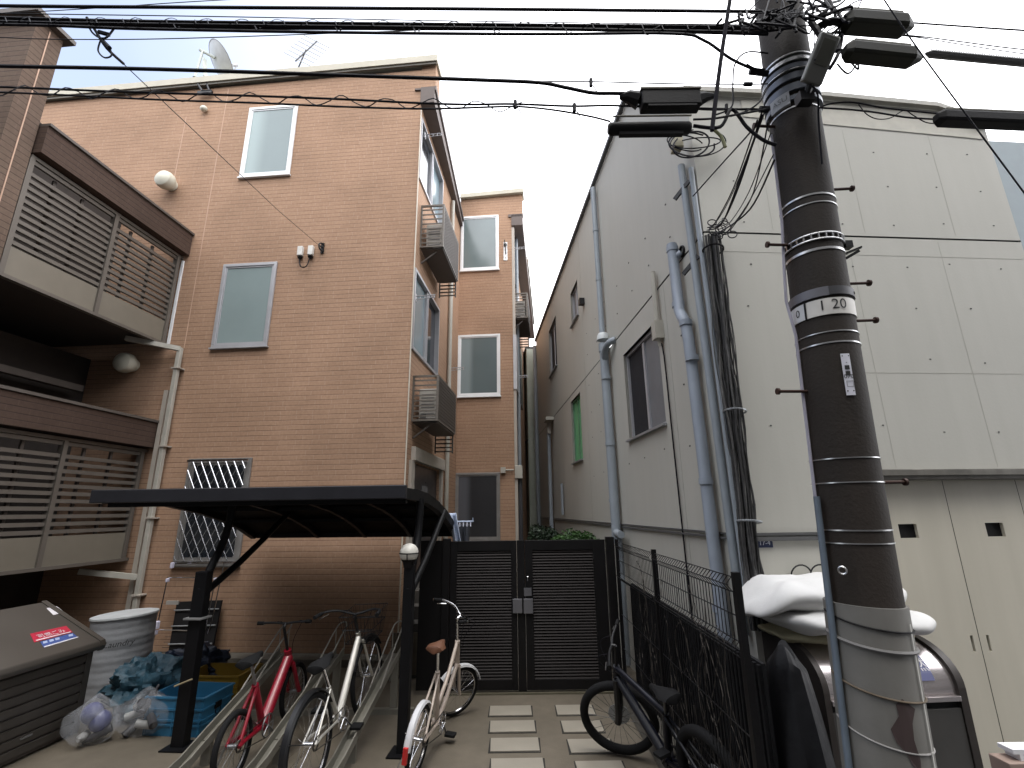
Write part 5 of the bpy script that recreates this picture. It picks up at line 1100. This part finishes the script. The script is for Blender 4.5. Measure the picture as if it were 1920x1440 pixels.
for dd in (-.5, -.9, -1.35): MB(Bf).box(.015, .02, dd-.05, dd+.05, .2+.06*dd, .215+.06*dd).build('scratch_trim', CHR, bn)
sl_ = (1.155-.80)/(-.66-.07)
def onlid(a_, d_, e=.003): return (a_, d_, .80+(a_-.07)*sl_+e)
def lidpoly(pts, m_, name, e=.003, par=None): return MB(Bf).add([onlid(a_, d_, e) for a_, d_ in pts], [tuple(range(len(pts)))]).build(name, m_, par or bn, fixn=False)
def lidpx(x, y):
    # intersection of a viewing ray with the sloping lid
    r = ray(x, y); o_ = Vector(((EYE-Bf.o).dot(Bf.a), (EYE-Bf.o).dot(Bf.d), EYE.z)); v_ = Vector((r.dot(Bf.a), r.dot(Bf.d), r.z))
    t_ = (.80+(o_.x-.07)*sl_-o_.z)/(v_.z-v_.x*sl_); p = o_+t_*v_; return (p.x, p.y)
stk = lidpoly([lidpx(56, 1189), lidpx(124, 1174), lidpx(136, 1186), lidpx(64, 1205)], mat('sticker_red', (.45, .02, .05), .4), 'sticker')
st2 = lidpoly([lidpx(75, 1204), lidpx(136, 1187), lidpx(147, 1196), lidpx(82, 1215)], mat('sticker_blue', (.05, .09, .28), .4), 'sticker')
SWH = mat('sticker_white', (.62, .6, .62), .5)
A_, B_, C2 = Vector(lidpx(62, 1196)), Vector(lidpx(128, 1180)), Vector(lidpx(66, 1203)); vs, fs = text_mesh('\u53ef\u71c3\u3054\u307f', .1)
ex = (B_-A_).normalized(); ey = Vector((-ex.y, ex.x)); ey = ey if ey.dot(Vector((-1, 0))) > 0 else -ey; cen = Vector(lidpx(97, 1189))
wdt = (B_-A_).length*.75; xs = [v[0] for v in vs]; sc = wdt/(max(xs)-min(xs)+1e-6)
MB(Bf).add([onlid(*(cen+ex*x*sc+ey*z_*sc*.9), .005) for x, z_ in vs], fs).build('writing', SWH, stk, fixn=False)
lidpoly([lidpx(67, 1201), lidpx(132, 1185), lidpx(132.5, 1186.3), lidpx(67.5, 1202.6)], SWH, 'underline', .005, stk)
lidpoly([lidpx(82, 1213), lidpx(146, 1194.6), lidpx(147, 1196), lidpx(83, 1215)], SWH, 'underline', .005, st2)
for x_ in (80, 92, 103, 128): lidpoly([lidpx(x_, 1204-(x_-80)*.27), lidpx(x_+8, 1202-(x_-80)*.27), lidpx(x_+9, 1206-(x_-80)*.27), lidpx(x_+1, 1208-(x_-80)*.27)], mat('sticker_pale', (.35, .42, .6), .5), 'marks', .005, st2)
lidpoly([lidpx(87, 1141), lidpx(106, 1137), lidpx(120, 1148), lidpx(100, 1154)], SWH, 'white_label')
# ================================================================ THINGS BY THE WALL
# white quilted round cover
rc_ = thing('round_laundry_basket', 'tall white quilted fabric drum with a flat lid standing behind the brown storage bin', 'basket', W, (-4.52, 6.12, 0))
q = MB(Matrix.Translation((-4.52, 6.12, 0)) @ Matrix.Rotation(R(-3), 4, 'Y')); pf = []; 
for i in range(60):
    z_ = i/59*.86; pf.append((.285+.03*z_+.0012*math.sin(z_*88)+.0022*math.sin(z_*31), z_))
q.lathe(pf, n=48); dq = q.build('body', mat('quilt_white', (.36, .37, .39), .75, 0, .06, scale=3, bump=.6, bscale=8), rc_, smooth=True)
MR = Matrix.Translation((-4.52, 6.12, 0)) @ Matrix.Rotation(R(-3), 4, 'Y')
MB(MR).lathe([(.315, .862), (.325, .872), (.322, .89), (.28, .90), (0, .905)], n=48).build('lid', mat('lid_white', (.42, .44, .45), .6), rc_, smooth=True)
vs, fs = text_mesh('ny Laundry', .085); out = []
for x, z_ in vs:
    r_ = .318; th = R(-66)+(x+z_*.25)/r_; out.append((r_*math.cos(th), r_*math.sin(th), .62+z_))
MB(MR).add(out, fs).build('writing', INK, rc_, fixn=False)
# crates
def crate(label, o, heading, w_, d_, h_, m_, hole=True):
    Mc = Matrix.Translation(Vector(o)) @ Matrix.Rotation(-R(heading), 4, 'Z'); t = thing('crate', label, 'crate', M=Mc, group='plastic crates')
    q = MB(Mc); w2, d2, k = w_/2, d_/2, .012
    q.prism([(-w2+.02, -d2+.02), (w2-.02, -d2+.02), (w2-.02, d2-.02), (-w2+.02, d2-.02)], 'z', .0, .012)
    def wall(p0, p1, p2, p3): pass
    f = .94; B = [(-w2*f, -d2*f), (w2*f, -d2*f), (w2*f, d2*f), (-w2*f, d2*f)]; T = [(-w2, -d2), (w2, -d2), (w2, d2), (-w2, d2)]
    for i in range(4):
        j = (i+1) % 4; ins = lambda p: (p[0]*.955, p[1]*.955)
        q.add([(*B[i], 0), (*B[j], 0), (*T[j], h_), (*T[i], h_), (*ins(B[i]), 0), (*ins(B[j]), 0), (*ins(T[j]), h_), (*ins(T[i]), h_)], [(0, 1, 2, 3), (7, 6, 5, 4), (3, 2, 6, 7), (0, 3, 7, 4), (1, 5, 6, 2)])
    q.build('body', m_, t)
    q = MB(Mc)
    for z_ in (.28, .40, .68, .97):
        s_ = f+(1-f)*z_+.012; q.box(-w2*s_-.006, w2*s_+.006, -d2*s_-.006, -d2*s_+.004, h_*z_-.008, h_*z_+.008).box(w2*s_-.004, w2*s_+.006, -d2*s_-.006, d2*s_+.006, h_*z_-.008, h_*z_+.008).box(-w2*s_-.006, -w2*s_+.004, -d2*s_, d2*s_, h_*z_-.008, h_*z_+.008).box(-w2*s_, w2*s_, d2*s_-.004, d2*s_+.006, h_*z_-.008, h_*z_+.008)
    for x_ in (-.5, 0, .5): q.box(w_*x_*.9-.006, w_*x_*.9+.006, -d2*.985-.004, -d2*.985+.01, .01, h_*.95)
    q.build('ribs', m_, t)
    if hole: MB(Mc).box(w2*.985, w2*.985+.012, -.045, .045, h_*.55, h_*.72).build('hand_hole', BLK, t, bevel=.004)
    MB(Mc).ring((w2*.97+.014, .0, h_*.5), .035, .004, (1, 0, 0), 14, 5).build('emblem', BLK, t)
    return t
crate('light blue plastic crate in front of the yellow one, half behind the left shelter post', (-3.21, 5.36, 0), 6, .60, .42, .33, mat('crate_blue', (.025, .14, .26), .45, 0, .06))
crate('yellow plastic crate behind the light blue one', (-3.20, 5.88, 0), 3, .62, .44, .36, mat('crate_yellow', (.20, .125, .015), .45, 0, .08))
crate('dark blue plastic crate against the brick wall behind the bundled blue net', (-3.95, 6.55, 0), 2, .62, .42, .34, mat('crate_dark_blue', (.008, .022, .06), .5), hole=False)
# bags
PLB = bpy.data.materials.new('clear_bag'); PLB.use_nodes = True; _b = PLB.node_tree.nodes['Principled BSDF']
_b.inputs['Base Color'].default_value = (.6, .62, .66, 1); _b.inputs['Roughness'].default_value = .18; _b.inputs['Alpha'].default_value = .16; _b.inputs['Specular IOR Level'].default_value = .8
def bag(label, c, rad, m_, seed, items=(), cat='rubbish bag', name='rubbish_bag'):
    t = thing(name, label, cat, W, (c[0], c[1], 0), None); r_ = random.Random(seed); n_, k_ = 40, 26; vs = []; fs = []
    ph = [r_.uniform(0, 6) for _ in range(12)]
    for i in range(k_+1):
        v_ = i/k_; th = math.pi*v_
        for j in range(n_):
            u_ = 2*math.pi*j/n_; rr = max(0.0, math.sin(th))**.55
            dr_ = 1+.10*math.sin(3*u_+ph[0]+3*v_)+.07*math.sin(7*u_+ph[1]-5*v_)+.05*math.sin(13*u_+ph[2]+9*v_)+.04*math.sin(19*u_+ph[3])*math.sin(11*v_+ph[4])
            if v_ > .72: rr *= 1-.55*(v_-.72)/.28; dr_ += .18*(v_-.72)*math.sin(9*u_+ph[5])*3
            zz = c[2]*(1-math.cos(th))/2*1.0
            zz = c[2]*(v_**1.15)
            vs.append((c[0]+rad[0]*rr*dr_*math.cos(u_), c[1]+rad[1]*rr*dr_*math.sin(u_), zz+.015*math.sin(5*u_+ph[6])*v_))
    for i in range(k_):
        for j in range(n_): fs.append((i*n_+j, i*n_+(j+1) % n_, (i+1)*n_+(j+1) % n_, (i+1)*n_+j))
    MB().add(vs, fs).build('film', m_, t, smooth=True)
    for (dx, dy, z0, kind, mm_) in items:
        q = MB()
        if kind == 'bottle': a_ = r_.uniform(0, 6); dd = Vector((math.cos(a_)*.1, math.sin(a_)*.08, r_.uniform(-.06, .08))); p = Vector((c[0]+dx, c[1]+dy, z0)); q.tube([p-dd, p+dd*.5, p+dd*.8, p+dd*1.15], [.035, .035, .014, .014], 10)
        else: q.ball((c[0]+dx, c[1]+dy, z0), (.09, .08, .09), 10, 8)
        q.build('contents', mm_, t, smooth=True)
    return t
cb1 = mat('contents_blue', (.03, .035, .14), .5); cb2 = mat('contents_dark', (.03, .03, .035), .5); cb3 = mat('contents_pale', (.35, .35, .34), .4)
bag('clear plastic rubbish bag holding something dark blue, nearest the storage bin', (-3.86, 5.02, .40), (.21, .19), PLB, 3, ((-.03, 0, .25, 'lump', cb1), (.04, .02, .18, 'lump', cb1), (-.04, -.05, .08, 'bottle', cb3), (.06, 0, .08, 'bottle', cb2), (0, .05, .12, 'bottle', cb3)))
bag('clear plastic rubbish bag full of bottles beside the light blue crate', (-3.52, 5.20, .40), (.23, .20), PLB, 8, tuple((r0, r1, r2, 'bottle', mm_) for r0, r1, r2, mm_ in ((-.08, 0, .08, cb2), (.06, -.04, .1, cb3), (.0, .05, .18, cb2), (.08, .05, .22, cb2), (-.06, -.03, .26, cb2), (.02, 0, .3, cb2), (-.1, .04, .17, cb3), (.1, -.05, .15, cb2))))
NETM = mat('net_teal', (.03, .085, .12), .5, 0, .3, scale=20, bump=.8, bscale=30)
from mathutils import noise
def blob(name, label, cat, c, rad, m_, amp=.22, fq=5.0, seed=0):
    n_, k_ = 56, 36; vs = []; fs = []
    for i in range(k_+1):
        th = math.pi*i/k_-math.pi/2
        for j in range(n_):
            u_ = 2*math.pi*j/n_; d_ = Vector((math.cos(th)*math.cos(u_), math.cos(th)*math.sin(u_), math.sin(th)))
            k = 1+amp*noise.noise(d_*fq*.35+Vector((seed, 0, 0)))*1.6+amp*.7*noise.noise(d_*fq+Vector((seed, 3, 0)))+amp*.35*abs(noise.noise(d_*fq*2.3+Vector((0, seed, 0))))
            vs.append((c[0]+rad[0]*d_.x*k, c[1]+rad[1]*d_.y*k, max(.004, c[2]+rad[2]*d_.z*k)))
    for i in range(k_):
        for j in range(n_): fs.append((i*n_+j, i*n_+(j+1) % n_, (i+1)*n_+(j+1) % n_, (i+1)*n_+j))
    return MB().add(vs, fs).build(name, m_, None, label, cat, smooth=True)
blob('bundled_net', 'heap of bundled blue-green bird net behind the clear rubbish bags', 'net', (-3.90, 5.66, .26), (.36, .27, .26), NETM, .3, 6, 3)
blob('bundled_tarpaulin', 'dark blue tarpaulin bundle against the wall left of the left shelter post', 'tarpaulin', (-3.72, 6.25, .24), (.36, .24, .27), mat('tarp_navy', (.006, .014, .034), .5, 0, .2), .3, 6, 9)
# folding laundry rack with white joints
lr = thing('laundry_rack', 'folded chrome laundry rack with white plastic joints leaning on the brick wall', 'laundry rack', FL, (-4.0, -.25, 0))
q = MB(FL); q2 = MB(FL)
Pp = lambda x, y, d=-.25: Vector(FL.P(x, y, d))
for a_, b_ in (((322, 1055), (418, 1055)), ((314, 1083), (404, 1083)), ((314, 1085), (294, 1178)), ((404, 1085), (386, 1178)), ((420, 1057), (398, 1160)), ((292, 1185), (283, 1222)), ((298, 1181), (378, 1183)), ((386, 1178), (348, 1290)), ((398, 1160), (378, 1230))):
    q.tube([Pp(*a_), Pp(*b_)], .008, 6)
for k in range(5): q.tube([Pp(310-k*3, 1194+k*10), Pp(372-k*3, 1195+k*10)], .004, 5)
q.build('tubes', CHR, lr, smooth=True)
for x, y_, w_, h_ in ((323, 1060, .03, .08), (314, 1088, .03, .05), (404, 1086, .03, .04), (293, 1172, .07, .10), (289, 1186, .08, .06), (376, 1172, .06, .10), (375, 1190, .06, .12)):
    p = Pp(x, y_, -.27); q2.box(p.x-w_/2, p.x+w_/2, p.y-.03, p.y+.03, p.z-h_/2, p.z+h_/2)
q2.build('joints', mat('joint_white', (.62, .6, .72), .4), lr, bevel=.01)
# black folded trolley
tr = thing('folded_trolley', 'black folded trolley leaning on the brick wall behind the left shelter post', 'trolley', FL, (-4.1, -.2, 0))
tp0, tp1 = Vector(FL.P(335, 1128, -.06)), Vector(FL.P(418, 1125, -.06)); bt0, bt1 = Vector(FL.P(312, 1262, -.40)), Vector(FL.P(392, 1262, -.40))
def slab(a, b, c, d, th=.035): return MB(FL).add([a, b, c, d, a+Vector((0, -th, 0)), b+Vector((0, -th, 0)), c+Vector((0, -th, 0)), d+Vector((0, -th, 0))], [(0, 1, 2, 3), (7, 6, 5, 4), (0, 4, 5, 1), (1, 5, 6, 2), (2, 6, 7, 3), (3, 7, 4, 0)])
slab(tp0, tp1, bt1, bt0).build('deck', BLK, tr)
q = MB(FL)
for f in (.12, .35, .6, .85):
    a, b = tp0.lerp(bt0, f), tp1.lerp(bt1, f); q.tube([a-Vector((0, .06, 0)), b-Vector((0, .06, 0))], .01, 6)
q.build('cross_bars', GALV, tr)
MB(FL).ball(bt0-Vector((-.03, .06, 0)), .05, 12, 8).build('caster', RUB, tr, smooth=True); MB(FL).ball(bt1-Vector((.03, .06, 0)), .05, 12, 8).build('caster', RUB, tr, smooth=True)
MB(FL).box(tp0.x-.14, tp0.x+.04, -.13, -.10, tp0.z-.03, tp0.z+.02).build('carton_strip', mat('strip_white', (.4, .38, .35), .6), tr)
# low step, white board and things by the door of the brick building
MB(FL).box(-3.9, .15, -.30, -.01, 0, .09).build('wall_plinth', mat('plinth', (.12, .11, .09), .9, var=.25, bump=.4), None, 'low dark concrete plinth along the foot of the brick wall', 'plinth')
# steps and plank fence left of the gate
st_ = thing('entrance_steps', 'dark entrance steps with a pale stringer between the brick corner and the gate', 'steps', W, (-1.3, 6.9, 0))
MB().prism([(6.6, 0), (8.4, 0), (8.4, .95), (8.0, .95), (6.6, .1)], 'a', -1.55, -1.50).build('stringer', mat('stringer_pale', (.25, .24, .22), .6), st_)
for k in range(5): MB().box(-1.50, -.9, 6.7+k*.27, 6.97+k*.27, 0, .17*(k+1)).build('step', mat('step_dark', (.05, .045, .04), .8), st_)
q = MB()
for k in range(8): q.box(-1.53+k*.055, -1.53+k*.055+.05, 6.55, 6.57, .08, .55)
q.build('plank_panel', mat('plank_brown', (.10, .085, .06), .7, var=.3), None, 'short brown plank panel standing left of the gate behind the pale bicycle', 'panel')
# ================================================================ ROLL-TOP BIN with bedding (right)
Rf_ = Frame((0, 3.13, 0), -4.2)
rb = thing('roll_top_bin', 'metal refuse bin with a curved roll-top lid, standing behind the foot of the utility pole', 'refuse bin', Rf_, (2.2, .3, 0))
MTL = mat('bin_metal', (.58, .53, .52), .2, .85, .05, scale=2); DRK = mat('bin_front', (.075, .072, .068), .4, .2, .08)
x0, x1 = 1.86, 2.72; arc = [(0, .885), (0.0, .91)]
for i in range(11): t_ = R(i*9); arc.append((.34-.34*math.cos(t_), .91+.24*math.sin(t_)))
arc += [(.60, 1.15)]
MB(Rf_).prism(arc+[(.60, .885)], 'a', x0+.02, x1-.02).build('roll_lid', MTL, rb, smooth=True)
ar2 = [(y-.02, z_+.012) for y, z_ in arc[1:-1]]
for xa, xb in ((x0-.02, x0+.018), (x1-.018, x1+.03)): MB(Rf_).prism([(-.02, 0)]+[(-.02, .90)]+ar2+[(.64, 1.165), (.64, 0)], 'a', xa, xb).build('end_panel', mat('end_brown', (.045, .038, .034), .45, .3), rb, smooth=True)
MB(Rf_).box(x0+.02, x1-.02, -.03, .02, .855, .884).build('lid_lip', MTL, rb, bevel=.004)
MB(Rf_).box(x0+.02, x1-.02, .0, .02, .80, .852).build('slot', BLK, rb)
MB(Rf_).box(x0+.02, x1-.02, -.012, .02, .50, .815).build('front_panel', DRK, rb, bevel=.004); MB(Rf_).box(x0+.02, x1-.02, -.02, .02, .485, .497).build('panel_trim', CHR, rb); MB(Rf_).box(x0+.02, x1-.02, -.01, .02, .02, .483).build('front_panel', DRK, rb, bevel=.004)
MB(Rf_).prism([(.02, .02), (.6, .02), (.6, .88), (.02, .88)], 'a', x0+.02, x1-.02).build('tub', DRK, rb)
MB(Rf_).add([(2.50, -.012+.0, 1.00), (2.62, -.0, 1.00), (2.62, .04, 1.09), (2.50, .04, 1.09)], [(0, 1, 2, 3)]).build('blue_sticker', mat('sticker_mauve', (.12, .13, .25), .4), rb, fixn=False) if False else None
stk = MB(Rf_); vs = []
for i in range(5):
    t_ = R(12+i*9); y, z_ = .34-.345*math.cos(t_)-.004, .91+.245*math.sin(t_)+.003
    vs += [(2.46, y, z_), (2.58, y, z_)]
sk = stk.add(vs, [(2*i, 2*i+1, 2*i+3, 2*i+2) for i in range(4)]).build('sticker', mat('sticker_mauve', (.12, .13, .25), .4), rb, fixn=False)
tv, tf = text_mesh('\u71c3', .11); out = []
for x, z_ in tv:
    t_ = R(30)+z_/.34; y, zz = .34-.35*math.cos(t_)-.004, .91+.25*math.sin(t_)+.004; out.append((2.52+x, y, zz))
MB(Rf_).add(out, tf).build('writing', mat('sticker_white', (1, 1, 1)), sk, fixn=False)
BED = mat('bedding_white', (.58, .575, .56), .85, 0, .03, bump=.25, bscale=14); BEDY = mat('pad_olive', (.34, .31, .20), .85, 0, .1)
def bedding(label, name, c, rx, ry, h, seed, m_=BED, droop=0, tilt=0, cat='bedding'):
    r_ = random.Random(seed); n_, k_ = 64, 34; vs = []; fs = []; ph = [r_.uniform(0, 6) for _ in range(10)]
    for i in range(k_+1):
        th = math.pi*i/k_-math.pi/2
        for j in range(n_):
            u_ = 2*math.pi*j/n_; e = .62
            cx, sx = math.cos(u_), math.sin(u_); sg = lambda x: math.copysign(abs(x)**e, x)
            rr = max(0.0, math.cos(th))**.55; z_ = math.copysign(abs(math.sin(th))**.9, math.sin(th))
            x_, y_ = rx*rr*sg(cx), ry*rr*sg(sx); un, vn = x_/rx, y_/ry
            zz = h*z_*(1-.35*max(abs(un), abs(vn))**4)
            cre = .006*math.sin(7*un+5*vn+ph[0])+.004*math.sin(-6*un+11*vn+ph[1])+.007*math.sin(9*un*un+ph[2])*abs(un)+.0022*math.sin(23*un+8*vn+ph[3])
            zz += cre+droop*(-1)*max(0, -un-.55)**1.5*.9+tilt*un
            vs.append((c[0]+x_+.01*math.sin(7*vn+ph[4]), c[1]+y_+.012*math.sin(9*un+ph[5]), c[2]+zz))
    for i in range(k_):
        for j in range(n_): fs.append((i*n_+j, i*n_+(j+1) % n_, (i+1)*n_+(j+1) % n_, (i+1)*n_+j))
    return MB(Rf_).add(vs, fs).build(name, m_, None, label, cat, 'folded bedding on the roll-top bin', smooth=True)
bedding('olive-cream folded pad lowest on the roll-top bin, under the white bedding', 'folded_pad', (2.22, .34, 1.185), .48, .26, .05, 1, BEDY)
bedding('white folded quilt in the middle of the pile on the roll-top bin', 'folded_quilt', (2.25, .30, 1.275), .54, .33, .092, 2, tilt=-.02)
bedding('topmost white folded quilt, drooping over the end of the roll-top bin', 'folded_quilt', (2.13, .32, 1.43), .55, .30, .105, 5, droop=.45, tilt=.0)
# dark covered things left of the roll-top bin
sc_ = thing('covered_scooter', 'scooter under a glossy black cover between the wire fence and the roll-top bin', 'scooter', W, (1.55, 3.0, 0))
r_ = random.Random(4); vs = []; fs = []; n_, k_ = 36, 18
for i in range(k_+1):
    v_ = i/k_
    for j in range(n_):
        u_ = 2*math.pi*j/n_; rr = (1-.55*v_**2)*(1 if v_ < .97 else .6); dr_ = 1+.05*math.sin(5*u_+4*v_)+.04*math.sin(11*u_)
        vs.append((1.56+.17*rr*dr_*math.cos(u_), 3.10+.34*rr*dr_*math.sin(u_)*(1-.2*v_), .12+v_*1.08+.04*math.sin(2*u_)*v_))
for i in range(k_):
    for j in range(n_): fs.append((i*n_+j, i*n_+(j+1) % n_, (i+1)*n_+(j+1) % n_, (i+1)*n_+j))
fs.append(tuple(range(k_*n_, (k_+1)*n_)))
MB().add(vs, fs).build('cover', mat('cover_black', (.005, .005, .006), .55, 0, .3, bump=.5, bscale=14, spec=.3), sc_, smooth=True)
q = MB().ring((1.60, 2.78, .22), .17, .05, (1, .15, 0), 28, 10); q.build('tyre', RUB, sc_, smooth=True)
MB().ring((1.60, 2.78, .22), .11, .012, (1, .15, 0), 24, 6).build('wheel_rim', CHR, sc_, smooth=True)
MB().tube(smooth_path([(1.62, 2.70, .52), (1.70, 2.66, .50), (1.78, 2.68, .56)], 4), .012, 6).build('fender_trim', CHR, sc_)
# corner box at lower right
bxp = Vector(W.P(1900, 1432, 2.75)); bx_ = thing('carton', 'pinkish cardboard carton with a white tray on it at the lower right corner', 'carton', W, (bxp.x+.1, 2.95, 0))
MB().box(bxp.x-.02, bxp.x+.4, 2.75, 2.86, 0, bxp.z-.0).build('box', mat('carton_pink', (.30, .22, .18), .7), bx_, bevel=.004)
MB().box(bxp.x+.03, bxp.x+.35, 2.77, 2.85, bxp.z+.03, bxp.z+.05).box(bxp.x+.06, bxp.x+.08, 2.77, 2.85, bxp.z+.001, bxp.z+.03).build('tray', WHT, bx_)
